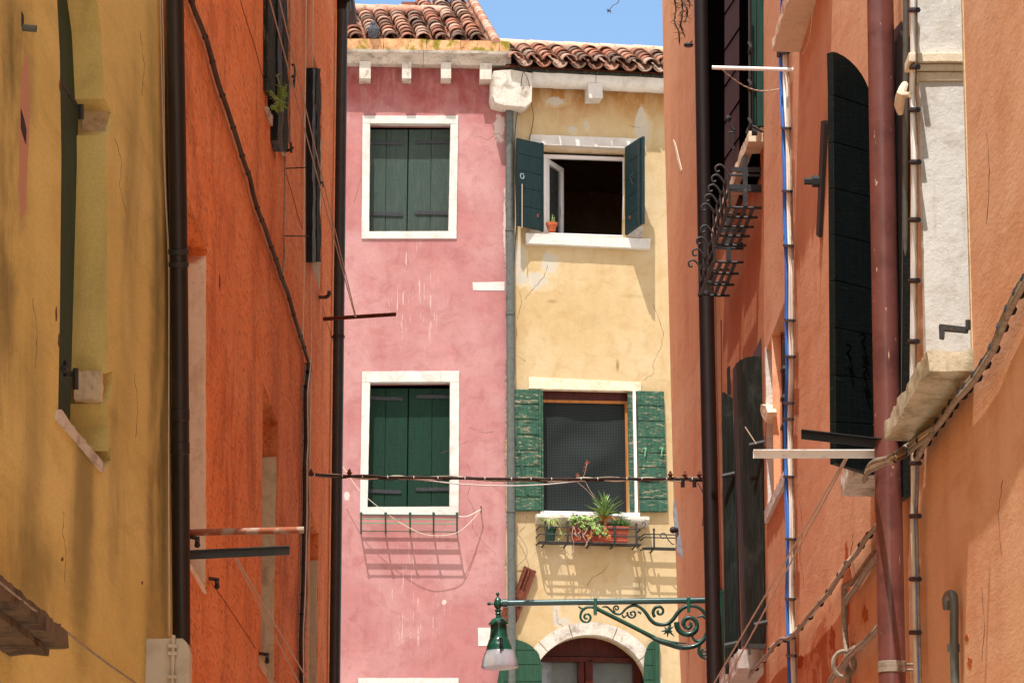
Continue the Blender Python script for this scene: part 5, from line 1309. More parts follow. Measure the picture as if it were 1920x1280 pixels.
# green leaf edge-on
a_ = R2.P(1432, -100, .0); 
m = MB(); y0 = R2.P(1431, 200, 0).y
def facepoly(pts, y, t): # slab facing the camera at distance y
    m = MB(); f = [onray(px, py, y) for px, py in pts]; m.add(f + [p + Vector((0, t, 0)) for p in f], [tuple(range(len(f))), tuple(range(len(f), 2 * len(f)))] + [(i, (i + 1) % len(f), (i + 1) % len(f) + len(f), i + len(f)) for i in range(len(f))]); return m
m = facepoly([(1409, -120), (1419, -120), (1417, 246), (1411, 246)], y0 + .1, .04); m.build('shutter', M['dk_green'], w)
m = facepoly([(1420, -120), (1434, -120), (1434, 236), (1419, 236)], y0 + .05, .04); m.build('shutter', M['dk_green'], w)
m = facepoly([(1410, 235), (1420, 235), (1420, 252), (1410, 252)], y0 + .02, .03); m.build('shutter_foot', M['iron'], w)
m = MB(); m.tube([onray(1405, -20, y0), onray(1406, 240, y0)], .008, 6, smooth=0)
for y in (90, 160, 232): m.tube([onray(1404, y - 10, y0), onray(1408, y, y0 - .02), onray(1404, y + 10, y0)], .010, 6)
m.tube([onray(1400, 250, y0), onray(1408, 236, y0), onray(1428, 246, y0), onray(1434, 244, y0)], .009, 6); m.build('shutter_bar', M['iron'], w)
# lantern shaped iron bracket on the brown leaf
m = MB(); y1 = R1.P(1372, 240, .05).y
m.tube([onray(1366, 225, y1), onray(1372, 240, y1), onray(1380, 246, y1)], .010, 6); m.tube([onray(1366, 248, y1), onray(1366, 272, y1), onray(1374, 279, y1), onray(1383, 276, y1), onray(1383, 248, y1), onray(1366, 248, y1)], .006, 6, smooth=0); m.tube([onray(1375, 240, y1), onray(1375, 286, y1)], .005, 6); m.sphere(onray(1366, 222, y1), .02, 6)
m.build('lantern_hook', M['iron'], w)
# sill: runs along the wall under the window
def sill_along(W, near, far, depth, th, name, mat, parent, lab=None, rough=(.05, .007, 7)):
    """near/far: photo points on the wall line of the underside"""
    u0, z0 = W.uz(*near); u1, z1 = W.uz(*far); z = z0
    m = MB(); m.prism(W, [(u0, z), (u1, z), (u1, z + th), (u0, z + th)], -.1, depth)
    return m.build(name, mat, parent, rough=rough)
s1 = sill_along(R1, (1434, 266), (1362, 452), .10, .07, 'sill', M['stone_cream'], w)
# scrolled iron racks below the sill
def rrack(label, near, far, depth, hgt, n, scroll=True):
    u0, z0 = R1.uz(near[0], near[1], 0); u1, z1 = R1.uz(far[0], far[1], 0)
    z = z0; t = thing('flower_rack', R1.W((u0 + u1) / 2, z, 0), label, 'flower rack')
    for k in range(4):
        ww = .05 + (depth - .05) * k / 3
        m = MB(); m.box(R1, u0, u1, z - .004, z + .004, ww - .012, ww + .012); m.build('slat', M['iron'], t)
    for hh in (.5, 1):
        m = MB(); m.tube([R1.W(u0, z + hgt * hh, .0), R1.W(u0, z + hgt * hh, depth), R1.W(u1, z + hgt * hh, depth), R1.W(u1, z + hgt * hh, 0)], .009, 6, smooth=0); m.build('rail', M['iron'], t)
    for k in range(n):
        u = u0 + (u1 - u0) * k / (n - 1)
        m = MB(); m.tube([R1.W(u, z - .006, 0), R1.W(u, z - .006, depth - .04), R1.W(u, z + .02, depth - .005), R1.W(u, z + hgt, depth + .005)], .009, 6, smooth=1)
        m.tube([R1.W(u, z + hgt, depth), R1.W(u, z + hgt + .04, depth + .02), R1.W(u, z + hgt + .065, depth + .05), R1.W(u, z + hgt + .05, depth + .08), R1.W(u, z + hgt + .02, depth + .075), R1.W(u, z + hgt + .025, depth + .055)], .007, 6)
        m.build('upright', M['iron'], t, smooth=True)
    m = MB(); m.box(R1, u0 - .006, u0 + .006, z + hgt * .55, z + hgt * .55 + .03, .0, depth); m.box(R1, u0 - .008, u0 + .004, z + hgt + .02, z + hgt + .05, .0, depth * .9); m.box(R1, u0 - .012, u0 - .006, z, z + hgt + .12, depth * .5 - .015, depth * .5 + .015); m.build('end_bar', M['strap'], t)
    return t
rrack('scrolled iron flower rack under the black window, upper of the two on the salmon wall', (1428, 388), (1399, 463), .20, .20, 5)
rrack('scrolled iron flower rack crossing the black pipe, lower of the two on the salmon wall', (1394, 490), (1368, 559), .19, .17, 4)
# rod with chain
pR, qR = pole('drying_pole', 'pale round pole with a thin chain sticking out near the top of the salmon wall', R2, (1487, 131), (1335, 127), .011, M['wpaint'])
m = MB(); A = L3(qR, pR, .9); B = R2.P(1463, 167, .01)
for k in range(22):
    t0, t1 = k / 22, (k + 1) / 22; p = L3(A, B, t0) + Vector((0, 0, -.06 * math.sin(math.pi * t0))); q = L3(A, B, t1) + Vector((0, 0, -.06 * math.sin(math.pi * t1))); m.tube([p, L3(p, q, .5) + Vector((0, .004 * (-1) ** k, 0)), q], .004, 4, smooth=0)
tag(m.build('chain', M['rope']), 'thin chain bracing the pale pole near the top right', 'chain')
# hanging dry sprigs at the top
m = MB(); y0 = R1.P(1300, 40, .1).y
for k in range(4):
    x0 = 1258 + k * 12; pts = [onray(x0, -40, y0)]
    for j in range(1, 7): pts.append(onray(x0 + (1290 - x0) * .15 * j * .5 + random.uniform(-5, 5), -40 + j * (19, 17, 13, 8)[k] * 1.05, y0 + random.uniform(-.03, .03)))
    m.tube(pts, .006, 5, smooth=1)
    for j in range(40):
        i = random.randrange(len(pts) - 1); q = L3(pts[i], pts[i + 1], random.random()); d = Vector((random.uniform(-1, 1), random.uniform(-.6, .6), random.uniform(-.9, .6))).normalized(); m.leaf(q, q + d * .045, .010, seg=2)
tag(m.build('hanging_plant', M['weed_dk']), 'dry brown sprigs hanging down at the top of the salmon wall', 'plant')
m = MB(); c = onray(1291, 85, y0); m.lathe(c, [(.03, -.01), (.036, 0), (.03, .012)], 14); m.tube([c, c + Vector((.03, .1, .06))], .006, 5); tag(m.build('pot_ring', M['iron'], smooth=True), 'small black iron ring plate below the hanging dry sprigs', 'iron ring')
# white iron plate with a bolt on the far corner
pl = thing('tie_plate', R1.P(1272, 1040, .0), 'pale grey iron tie plate with a black bolt at the far edge of salmon wall', 'tie plate')
y0 = R1.P(1272, 990, .1).y
facepoly([(1263, 936), (1266, 938), (1280, 1030), (1280, 1046), (1270, 1034), (1262, 960)], y0, .03).build('plate', M['greymetal'], pl, bevel=.003)
m = MB(); m.sphere(onray(1262, 993, y0 - .02), .026, 8); m.tube([onray(1262, 993, y0 - .02), onray(1270, 993, y0)], .018, 8); m.build('bolt', M['iron'], pl, smooth=True)
# black pipe on the right
downpipe('downpipe', 'near black downpipe on the salmon wall where the lamp bracket is fixed', R1, (1315, -30), (1341, 1330), .053, M['nearblack'], .075, bands=(553,), mid=(1325, 600), bandmat=M['iron'])

# folded arched shutters, far lower window
w = MB(); q = R1.uz(1432, 700)
w.box(R1, R1.uz(1428, 660)[0], R1.uz(1404, 640)[0], R1.uz(1420, 1240)[1], R1.uz(1420, 650)[1], -.02, .004)
w = w.build('window', M['nearblack'], sa); w['label'] = 'arched window with tall black green shutters standing open, far lower salmon wall'
def curved_leaf(pts_top, pts_bot, y, bow, mat, name='shutter'):
    m = MB(); n = len(pts_top); f = []
    for i, (p, q) in enumerate(zip(pts_top, pts_bot)):
        yy = y + bow * i / (n - 1); f.append((onray(*p, yy), onray(*q, yy)))
    vs = []; 
    for a, b in f: vs += [a, b, a + Vector((0, .035, 0)), b + Vector((0, .035, 0))]
    fs = []
    for i in range(n - 1):
        k = 4 * i; fs += [(k, k + 4, k + 5, k + 1), (k + 2, k + 6, k + 7, k + 3), (k, k + 4, k + 6, k + 2), (k + 1, k + 5, k + 7, k + 3)]
    fs += [(0, 1, 3, 2), (4 * n - 4, 4 * n - 3, 4 * n - 1, 4 * n - 2)]
    m.add(vs, fs); return m.build(name, M[mat], w, bevel=.002)
yb0 = R1.P(1400, 950, .1).y
curved_leaf([(1375, 690), (1380, 681), (1388, 674), (1400, 669), (1414, 667), (1427, 668)], [(1392, 1210), (1396, 1213), (1402, 1214), (1412, 1212), (1424, 1208), (1434, 1204)], yb0, -.35, 'shut_dirty')
curved_leaf([(1353, 734), (1358, 735), (1366, 740), (1374, 746)], [(1360, 1262), (1366, 1262), (1376, 1256), (1388, 1250)], yb0 + .5, -.1, 'shut_dirty')
curved_leaf([(1374, 690), (1376, 692)], [(1386, 1240), (1391, 1238)], yb0 + .2, -.05, 'black_paint')
m = facepoly([(1363, 690), (1369, 684), (1371, 740), (1364, 738)], yb0 + .6, .03); m.build('shutter', M['nearblack'], w)
for x, y, yy in ((1421, 832, .36), (1369, 890, -.42), (1374, 1207, -.42), (1430, 1168, .36)):
    m = MB(); c = onray(x, y, yb0 - yy - .02); m.tube([c + Vector((-.05, 0, -.01)), c + Vector((.045, -.01, .01))], .016, 8); m.tube([c + Vector((.04, -.01, -.03)), c + Vector((.04, -.01, .045))], .013, 8); m.build('hinge', M['iron'], w, smooth=True)
m = MB(); m.tube([onray(1397, 800, yb0 - .36), onray(1418, 832, yb0 - .4)], .004, 5); m.build('latch_wire', M['rope'], w)
m = MB(); c = R1.P(1400, 1240, .0)
m.prism(R1, R1.poly([(1438, 1216), (1438, 1250), (1400, 1310), (1400, 1262)], .0), -.05, .17); m.build('sill', M['stone'], w, rough=(.05, .012, 7), smooth=True, angle=50)
m = facepoly([(1404, 1206), (1436, 1206), (1436, 1214), (1408, 1214), (1408, 1226), (1404, 1226)], R2.P(1436, 1206, .1).y - .2, .03); m.build('sill_bracket', M['iron'], w)

# window with white jamb behind the blue cables
w = rprism(R2, sa, [(1420, 500), (1490, 480), (1490, 1000), (1420, 1050)], -.22, -.19, 'window', M['nearblack']); w['label'] = 'window with a white stone far jamb behind the blue cables'
u1 = R2.uz(1437, 700)[0]; u0 = R2.uz(1477, 700)[0]
zb1, zt1 = R2.uz(1437, 962)[1], R2.uz(1437, 652)[1]
rbox(R2, w, bu1 - .03, bu1 + .02, bz0 - .02, bz1 + .02, -.19, .004, 'jamb', M['stone'], rough=(.05, .005, 10))
m = MB(); m.box(R2, bu0 - .06, bu1 + .06, bz0 - .09, bz0 - .021, -.19, .02); m.build('sill', M['stone'], w, rough=(.05, .006, 10))
m = MB(); m.prism(R2, R2.poly([(1428, 758), (1437, 760), (1441, 772), (1438, 792), (1430, 780), (1426, 770)], .03), -.02, .035); m.build('hinge_stone', M['stone_cream'], w, rough=(.02, .004, 16))
m = MB()
for y in (696, 750, 804): m.tube([R2.P(1466, y, -.02), R2.P(1470, y - 8, .0), R2.P(1470, y + 8, .0)], .012, 6)
m.tube([R2.P(1471, 640, -.02), R2.P(1471, 900, -.02)], .014, 6); m.build('shutter_edge', M['iron'], w)

for pts in ([(1500, 940), (1506, 990), (1500, 1040), (1508, 1100)], [(1850, 250), (1856, 330), (1850, 420)], [(1880, 900), (1872, 960), (1878, 1040)], [(1600, 1000), (1596, 1040), (1604, 1080), (1598, 1130)], [(1840, 1100), (1846, 1160), (1842, 1240)]):
    crack(sa, R2, pts, 0.002)
for (x, y, a, b) in ((1588, 1095, 12, 55), (1812, 1195, 4, 9), (1818, 1240, 5, 14), (1560, 1200, 8, 30), (1622, 1150, 6, 20), (1500, 1240, 8, 22)):
    m = MB(); n = 15; m.prism(R2, R2.poly([(x + a * random.uniform(.45, 1) * math.cos(k * 6.283 / n), y + b * random.uniform(.45, 1) * math.sin(k * 6.283 / n)) for k in range(n)], .002), 0, .002); m.build('bare_patch', M['raw_render'], sa)
# big planked shutter with a quarter round head, standing away from the wall
w = MB(); w.prism(R2, R2.poly([(1640, 100), (1690, 40), (1697, 60), (1697, 930), (1640, 960)], .004), -.02, .004)
w = w.build('window', M['nearblack'], sa); w['label'] = 'window behind the wine red pipe with a big black planked shutter swung out'
hy = 15.8; hx = onray(1660, 640, hy)
def sp_pt(px, py):   # intersect with vertical plane through the hinge, turned 42 degrees
    r = ray(px, py); d = Vector((math.cos(R(42)), math.sin(R(42)), 0)); n = Vector((-d.y, d.x, 0)); C0 = Vector((0, 0, CZ)); t = (hx - C0).dot(n) / r.dot(n); return C0 + r * t
dn = Vector((-math.sin(R(42)), math.cos(R(42)), 0)) * .035
jl = [(178, 195), (266, 280), (352, 366), (438, 452), (525, 537), (613, 622), (702, 702), (790, 786), (862, 892)]
top = [(1561, 97), (1570, 99), (1582, 105), (1594, 114), (1605, 125), (1615, 138), (1622, 150), (1630, 168), (1640, 190)]
def leafpoly(pts):
    m = MB(); f = [sp_pt(*p) for p in pts]; n = len(f)
    m.add(f + [p + dn for p in f], [tuple(range(n)), tuple(range(n, 2 * n))] + [(i, (i + 1) % n, (i + 1) % n + n, i + n) for i in range(n)]); return m
m = MB()
def addpoly(m, pts, o=0):
    f = [sp_pt(*p) - dn * o for p in pts]; n = len(f); m.add(f + [p + dn * (1 + o) for p in f], [tuple(range(n)), tuple(range(n, 2 * n))] + [(i, (i + 1) % n, (i + 1) % n + n, i + n) for i in range(n)])
addpoly(m, top + [(1640, 204), (1563, 178)])
prev = (178, 204)
for a, b in ((266, 287), (352, 371), (438, 457), (525, 543), (613, 628), (702, 712), (790, 795), (868, 890)):
    x0 = 1562 + (prev[0] - 97) * .007; x1 = 1562 + (a - 97) * .007
    addpoly(m, [(x0, prev[0] + 1.2), (1640, prev[1] + 1.2), (1640, b), (x1, a)]); prev = (a, b)
m.build('shutter', M['black_paint'], w, bevel=.002)
m = MB(); addpoly(m, [(1563, 140), (1640, 195), (1640, 880), (1568, 862)], -.3); m.build('shutter_backing', M['clip'], w)
for x, y in ((1587, 660), (1614, 640), (1617, 700)):
    m = MB(); c = sp_pt(x, y) - dn * .4; m.tube([c + Vector((-.01, 0, .03)), c + Vector((.01, -.01, .02)), c + Vector((-.005, -.01, -.01)), c + Vector((.01, -.01, -.035))], .005, 6); m.build('latch', M['black'], w, smooth=True)
# narrow leaf to the right of the wine pipe
m = MB(); m.prism(R2, R2.poly([(1678, 80), (1686, 58), (1692, 70), (1694, 930), (1680, 940)], .03), .0, .03); m.build('shutter', M['black_paint'], w)
m = MB(); m.prism(R2, R2.poly([(1643, 868), (1643, 955), (1606, 975), (1600, 930), (1604, 900), (1612, 880)], .0), -.05, .0)
zz = R2.uz(1640, 930)[1]
ua_, ub_ = R2.uz(1668, 900)[0], R2.uz(1640, 930)[0]
m = MB(); m.box(R2, ua_, ub_, zz, zz + .09, -.1, .15); m.build('sill', M['stone_dirty'], w, rough=(.04, .010, 9), smooth=True, angle=50)

# iron tie bar with a nut
ti = thing('tie_bar', R2.P(1535, 440, .0), 'slim dark iron tie bar with a big nut left of the black planked shutter', 'tie bar')
m = MB(); m.prism(R2, R2.poly([(1539, 228), (1544, 226), (1546, 232), (1535, 445), (1530, 440)], .02), .0, .02); m.build('bar', M['iron'], ti)
m = MB(); c = R2.P(1536, 340, .02); m.lathe(c, [(.0, 0), (.030, 0), (.030, .035), (.018, .036), (.018, .075), (.0, .075)], 6, R2.n); m.build('nut', M['dusty'], ti)

# wine red pipe
wp = downpipe('downpipe', 'wide wine red downpipe in the middle of the salmon wall', R2, (1650, -30), (1674, 1330), .056, M['wine'], .085, bands=(1246, 1256), bandmat=M['cable_grey'], mid=(1662, 700), bandr=1.06)
m = MB(); 

# near window with stone surround
w = rprism(R2, sa, [(1700, -300), (1830, -500), (1830, 760), (1700, 900)], -.215, -.19, 'window', M['nearblack']); w['label'] = 'near window with white stone jamb and a capital, upper right'
u1 = cu1; u0 = cu0
zs = cz0; zc0 = R2.uz(1735, 138)[1]; zc1 = R2.uz(1735, 86)[1]
rbox(R2, w, u1 - .035, u1 + .03, zs, zc0, -.19, .010, 'jamb', M['stone'], rough=(.08, .0018, 6))
rbox(R2, w, u1 - .035, u1 + .03, zc1 + .002, cz1 + .02, -.19, .010, 'jamb', M['stone'], rough=(.06, .004, 9))
m = MB(); dz = zc1 - zc0
for a, b, o in ((0, .35, .012), (.36, .62, .026), (.63, 1.0, .045)): m.box(R2, u1 - .035 - o, u1 + .03 + o, zc0 + dz * a + .001, zc0 + dz * b, -.19, .010 + o)
m.build('capital', M['stone_cream'], w, bevel=.004, rough=(.05, .002, 9))
# near jamb strip catching the light
m = MB(); m.box(R2, u0 - .035, u0 - .002, zs, zc1 + 2, -.19, .004); m.build('near_jamb', M['stone_beige'], w)
un, zn = R2.uz(1820, 640); uf, zf = R2.uz(1735, 802)
m = MB(); m.box(R2, cu0 - .05, cu1 + .05, zs - .075, zs, -.19, .17)
m.build('sill', M['stone_sill'], w, rough=(.04, .010, 8), smooth=True, angle=45)
y0 = R2.P(1815, 620, .1).y - .05
m = facepoly([(1762, 607), (1816, 613), (1816, 622), (1772, 618), (1771, 634), (1763, 632)], y0, .03); m.tube([onray(1815, 600, y0), onray(1815, 618, y0)], .010, 6); m.build('sill_bracket', M['iron'], w)
# upper sill, left
s_up = MB(); un, zn = R2.uz(1527, 0); s_up.box(R2, R2.uz(1530, 0)[0] - .9, R2.uz(1500, 98)[0], R2.uz(1500, 98)[1], R2.uz(1500, 98)[1] + .06, -.05, .15)
s_up = s_up.build('window_sill', M['stone_cream'], sa, rough=(.05, .010, 8), smooth=True, angle=45); s_up['label'] = 'white stone sill sticking out at the top of the salmon wall above the blue cables'

# ---------------------------------------------------------------- cables on the right
bl_ = [(1469, -20), (1466, 60), (1465, 110), (1467, 180), (1469, 240), (1471, 330), (1473, 420), (1475, 500), (1476, 600), (1477, 690), (1474, 780), (1474, 860), (1476, 950), (1478, 1040), (1477, 1120), (1479, 1200), (1481, 1300)]
t = thing('cable_bundle', R2.P(1480, 1290, .02), 'bright blue and white cable bundle running down the salmon wall', 'cable')
for k, (dx, mt, rr) in enumerate(((0, 'cable_blue', .009), (-2.6, 'cable_blue', .006), (5.5, 'cable_white', .009), (9, 'cable_cream', .008), (12, 'cable_grey', .005))):
    m = MB(); pts = [(x + dx + random.uniform(-1, 1), y) for x, y in bl_]; m.tube(wpts(R2, pts, .025), rr, 8); m.build('cable', M[mt], t, smooth=True)
cp = wpts(R2, [(x + 5, y) for x, y in bl_], .025)
for y in (98, 240, 358, 460, 600, 668, 755, 785, 893, 1010, 1122, 1228):
    m = MB(); i = min(range(len(bl_)), key=lambda k: abs(bl_[k][1] - y)); x = bl_[i][0] + 3
    p = R2.P(x - 6, y, .03); q = R2.P(x + 10, y + 1, .03); m.tube([p, q], .009, 6, smooth=0); m.build('clip', M['clip'], t)
m = MB(); m.tube([R2.P(1461, 92, .05), R2.P(1461, 108, .05)], .014, 8); m.tube([R2.P(1461, 100, .04), R2.P(1478, 98, .03)], .012, 8); m.build('bracket', M['iron'], t)
wc = [(1714, -20), (1714, 100), (1712, 170), (1714, 230), (1716, 320), (1715, 450), (1714, 560), (1713, 700), (1712, 810)]
t = thing('cable_bundle', R2.P(1713, 800, .02), 'white cable strapped with black ties between the wine red pipe and the stone window', 'cable')
for dx, mt, rr in ((0, 'cable_white', .011), (-4, 'cable_white', .007), (4.5, 'cable_grey', .004)):
    m = MB(); m.tube(wpts(R2, [(x + dx, y) for x, y in wc], .03), rr, 8); m.build('cable', M[mt], t, smooth=True)
for y in (19, 126, 206, 304, 412, 526, 640, 740):
    i = min(range(len(wc)), key=lambda k: abs(wc[k][1] - y)); x = wc[i][0]
    m = MB(); m.tube([R2.P(x - 7, y, .035), R2.P(x + 7, y, .035)], .012, 6, smooth=0); m.build('tie', M['clip'], t)
strand('thin_conduit', 'grey metal conduit just right of the wine red pipe', 'conduit', R2, [(1699, -20), (1698, 200), (1697, 450), (1695, 700), (1694, 920)], .013, M['greypipe'], w=.02, seg=10)
m = MB(); c = R2.P(1693, 190, .04); m.tube([R2.P(1697, 158, .03), R2.P(1690, 175, .05), R2.P(1686, 195, .05), R2.P(1689, 214, .04)], [.014, .02, .022, .012], 8); m.tube([R2.P(1695, 178, .04), R2.P(1708, 178, .04)], .012, 8); tag(m.build('wall_bracket', M['stone_cream'], smooth=True), 'small pale bracket fixing the white cable beside the wine red pipe', 'bracket')
lc = [(1717, 850), (1716, 900), (1714, 960), (1715, 1020), (1717, 1080), (1718, 1150), (1720, 1220), (1722, 1300)]
t = thing('cable_bundle', R2.P(1720, 1290, .02), 'cream and blue cables dropping beside the lower part of the wine red pipe', 'cable')
for dx, mt, rr in ((-2.5, 'cable_cream', .009), (2.5, 'cable_blue', .005), (5, 'cable_grey', .006)):
    m = MB(); m.tube(wpts(R2, [(x + dx, y) for x, y in lc], .03), rr, 8); m.build('cable', M[mt], t, smooth=True)
for y in (868, 967, 1085, 1185):
    m = MB(); m.tube([R2.P(1708, y, .035), R2.P(1724, y, .035)], .011, 6, smooth=0); m.build('tie', M['clip'], t)
bc = [(1935, 500), (1912, 535), (1893, 572), (1880, 600), (1869, 630), (1858, 655), (1842, 680), (1826, 704), (1806, 728), (1788, 748), (1768, 776), (1745, 805), (1730, 828), (1716, 855)]
t = thing('cable_bundle', R2.P(1716, 855, .03), 'thick bundle of grey cables sweeping down from the right edge', 'cable')
for k in range(4):
    m = MB(); o = Vector((0, random.uniform(-.01, .01), 0)); pts = [R2.P(x + (k % 2) * 4 + random.uniform(-1, 1), y + (k // 2) * 4 + random.uniform(-1, 1), .03 + .008 * k) for x, y in bc]; m.tube(pts, (.012, .010, .009, .011)[k], 8); m.build('cable', M['cable_grey'], t, smooth=True)
clips(t, [p + Vector((-.0, 0, -.008)) for p in wpts(R2, [(x + 2, y + 2) for x, y in bc], .042)], 15, .028)
b2 = [(1745, 805), (1722, 822), (1700, 838), (1680, 850), (1660, 858), (1640, 866), (1628, 875), (1620, 892), (1612, 912)]
t = thing('cable_bundle', R2.P(1612, 912, .05), 'loose grey cables crossing in front of the wine red pipe', 'cable')
for k in range(3):
    m = MB(); pts = [R2.P(x + random.uniform(-2, 2), y + k * 6 + random.uniform(-1, 1) * 2, .16 if 1625 < x < 1700 else .07) for x, y in b2]; m.tube(pts, (.011, .008, .010)[k], 8); m.build('cable', M['cable_grey' if k != 1 else 'cable_cream'], t, smooth=True)
clips(t, [R2.P(x, y + 5, .155 if 1625 < x < 1700 else .07) for x, y in b2], 6, .022)
b3 = [(1645, 985), (1625, 1008), (1605, 1036), (1585, 1062), (1568, 1088), (1552, 1112), (1535, 1135), (1515, 1160), (1495, 1182), (1482, 1196), (1465, 1200), (1448, 1214), (1430, 1240), (1408, 1262), (1390, 1290)]
t = thing('cable_bundle', R2.P(1400, 1270, .03), 'ragged cable bundle running down left from behind the wine red pipe', 'cable')
for k in range(4):
    m = MB(); pts = [R2.P(x + random.uniform(-3, 3), y + random.uniform(-3, 3), .03 + .01 * k) for x, y in b3]; m.tube(pts, (.012, .009, .008, .010)[k], 8); m.build('cable', M['cable_grey' if k % 2 else 'cable_cream'], t, smooth=True)
clips(t, wpts(R2, b3, .05), 16, .022)
strand('thin_conduit', 'grey conduit slanting down beside the ragged cable bundle then straight down', 'conduit', R2, [(1650, 1020), (1620, 1062), (1600, 1090), (1585, 1098), (1583, 1110), (1584, 1180), (1590, 1250), (1592, 1300)], .014, M['cable_grey'], w=.03, seg=8, smooth=2)
strand('thin_conduit', 'second grey conduit slanting from behind the wine red pipe', 'conduit', R2, [(1650, 1035), (1625, 1068), (1605, 1100), (1590, 1120), (1586, 1128)], .014, M['cable_grey'], w=.05, seg=8, smooth=2)
b4 = [(1650, 1170), (1630, 1195), (1612, 1212), (1598, 1220), (1588, 1236), (1580, 1252), (1565, 1262), (1550, 1290)]
t = thing('cable_bundle', R2.P(1560, 1280, .03), 'short tangled grey cable knot at the bottom left of the wine red pipe', 'cable')
for k in range(3):
    m = MB(); pts = [R2.P(x + random.uniform(-3, 3), y + random.uniform(-4, 4), .04 + .01 * k) for x, y in b4]; m.tube(pts, .013, 8); m.build('cable', M['cable_grey'], t, smooth=True)
m = MB(); c = R2.P(1582, 1244, .06); m.tube([c + Vector((math.cos(a) * .05, 0, math.sin(a) * .06)) for a in [k * .7 for k in range(16)]], .011, 6); m.build('coil', M['cable_grey'], t, smooth=True)
t = thing('bent_conduit', R2.P(1790, 1290, .02), 'short grey conduit with a bent top end, bottom right of the salmon wall', 'conduit')
m = MB(); m.tube(wpts(R2, [(1776, 1140, .03), (1775, 1122, .035), (1780, 1114, .035), (1787, 1116, .03), (1789, 1135), (1789, 1200), (1791, 1300)], .03), .017, 12); m.build('pipe', M['greypipe'], t, smooth=True)
m = MB(); c = R2.P(1788, 1222, .03); m.lathe(c, [(.018, 0), (.023, .002), (.023, .03), (.018, .032)], 12); m.build('collar', M['greypipe'], t)

# drying poles on the right
pW, qW = pole('drying_pole', 'bright white square pole sticking out from behind the wine red pipe', R2, (1685, 852), (1412, 852), .016, M['wpaint'], 'angle')
pK, qK = pole('drying_pole', 'black angle bar crossing in front of the wine red pipe above the white pole', R2, (1704, 838), (1502, 815), .018, M['clip'], 'angle')
line_pair('clothesline', 'double clothesline slanting down left from the white pole', L3(qW, pW, .36) + Vector((0, 0, -.01)), onray(1332, 1292, 20.5), gap=.035, r=.0045)
strand('thin_wire', 'thin pale wire looping under the top sill of the salmon wall', 'wire', R2, [(1524, 20, .05), (1518, 70, .03), (1508, 98, .02), (1503, 100, .02)], .003, M['cable_cream'])
strand('thin_wire', 'thin dark wire hanging on the far salmon wall right of the near black pipe', 'wire', R1, [(1352, 600), (1353, 700), (1354, 820)], .004, M['cable_dark'])

# ================================================================ overhead wires across the alley
A = LB.P(574, 889, .04); B = R1.P(1316, 898, .05)
t = thing('overhead_cable', A, 'twisted dark and pale cable bundle strung straight across the alley', 'cable')
def across(pts, f=None):
    out = []
    for (x, y) in pts:
        s1 = (x - 574) / (1316 - 574); yy = L3(A, B, s1).y; out.append(onray(x, y, yy))
    return out
main = [(574, 889), (640, 892), (700, 894), (760, 894.5), (850, 896), (950, 897.5), (1060, 898), (1150, 897.5), (1240, 897.5), (1316, 898)]
m = MB(); m.tube(across(main), .010, 8); m.build('cable', M['cable_dark'], t, smooth=True)
for k, mt in enumerate(('cable_grey', 'cable_cream', 'cable_dark')):
    m = MB(); pts = []
    for i in range(45):
        s1 = i / 44; x = 574 + (1316 - 574) * s1; j = min(int(s1 * 9), 8); lo, hi = main[j], main[j + 1]; y = lo[1] + (hi[1] - lo[1]) * (x - lo[0]) / (hi[0] - lo[0])
        pts.append((x, y + 3.2 * math.sin(i * (.7 + .2 * k) + k * 2) + (.9 if k else 0)))
    m.tube(across(pts), .006, 6); m.build('cable', M[mt], t, smooth=True)
clips(t, [p + Vector((0, -.004, 0)) for p in across(main)], 17, .0125, 'cable_white')
for x in (583, 655, 1257, 1284, 1311):
    m = MB(); c = across([(x, 893 if x < 700 else 896)])[0]; m.lathe(c, [(.012, 0), (.012, .018), (.022, .022), (.014, .03), (.006, .05), (0, .055)], 10); m.build('insulator', M['rust'], t)
for x in (1280, 1302):
    m = MB(); c = across([(x, 900)])[0]; m.tube([c, c + Vector((0, 0, -.05))], .014, 8); m.build('joint', M['clip'], t)
m = MB(); m.tube(across([(640, 892), (700, 893), (790, 899), (860, 907), (940, 910.5), (1020, 908), (1090, 901), (1150, 896.5)]), .0045, 6); tag(m.build('overhead_wire', M['cable_white'], smooth=True), 'single white wire sagging just below the twisted cable bundle', 'wire')
m = MB(); m.tube(across([(880, 897), (930, 901), (980, 902), (1060, 900), (1120, 897)]), .0045, 6); tag(m.build('overhead_wire', M['cable_grey'], smooth=True), 'short grey wire hanging under the middle of the twisted cable bundle', 'wire')
m = MB(); m.tube([onray(1308, 905, B.y - .05), onray(1318, 925, B.y - .05), onray(1319, 960, B.y - .05), onray(1317, 985, B.y - .04)], .004, 6); tag(m.build('overhead_wire', M['cable_dark'], smooth=True), 'thin dark wire dropping from the right end of the twisted cable bundle', 'wire')

A2, B2_ = onray(575, -28, 25.5), onray(1290, -34, 27.5)
m = MB(); m.tube([A2, L3(A2, B2_, .5) + Vector((0, 0, -.02)), B2_], .004, 5); tag(m.build('overhead_wire', M['cable_dark']), 'thin wire above the roofs with a tiny sprig hanging from it', 'wire')
m = MB(); y_ = L3(A2, B2_, .8).y; c = onray(1142, 20, y_)
m.tube([onray(1152, -31, y_), onray(1160, -5, y_), onray(1158, 6, y_), onray(1150, 10, y_), c], .0028, 5)
for k in range(12):
    d = Vector((random.uniform(-1, 1), random.uniform(-1, 1), random.uniform(-.7, .5))).normalized(); m.leaf(c, c + d * .03, .010, seg=2)
tag(m.build('hanging_sprig', M['purple']), 'tiny dark bluish sprig dangling in the sky above the yellow house', 'sprig')
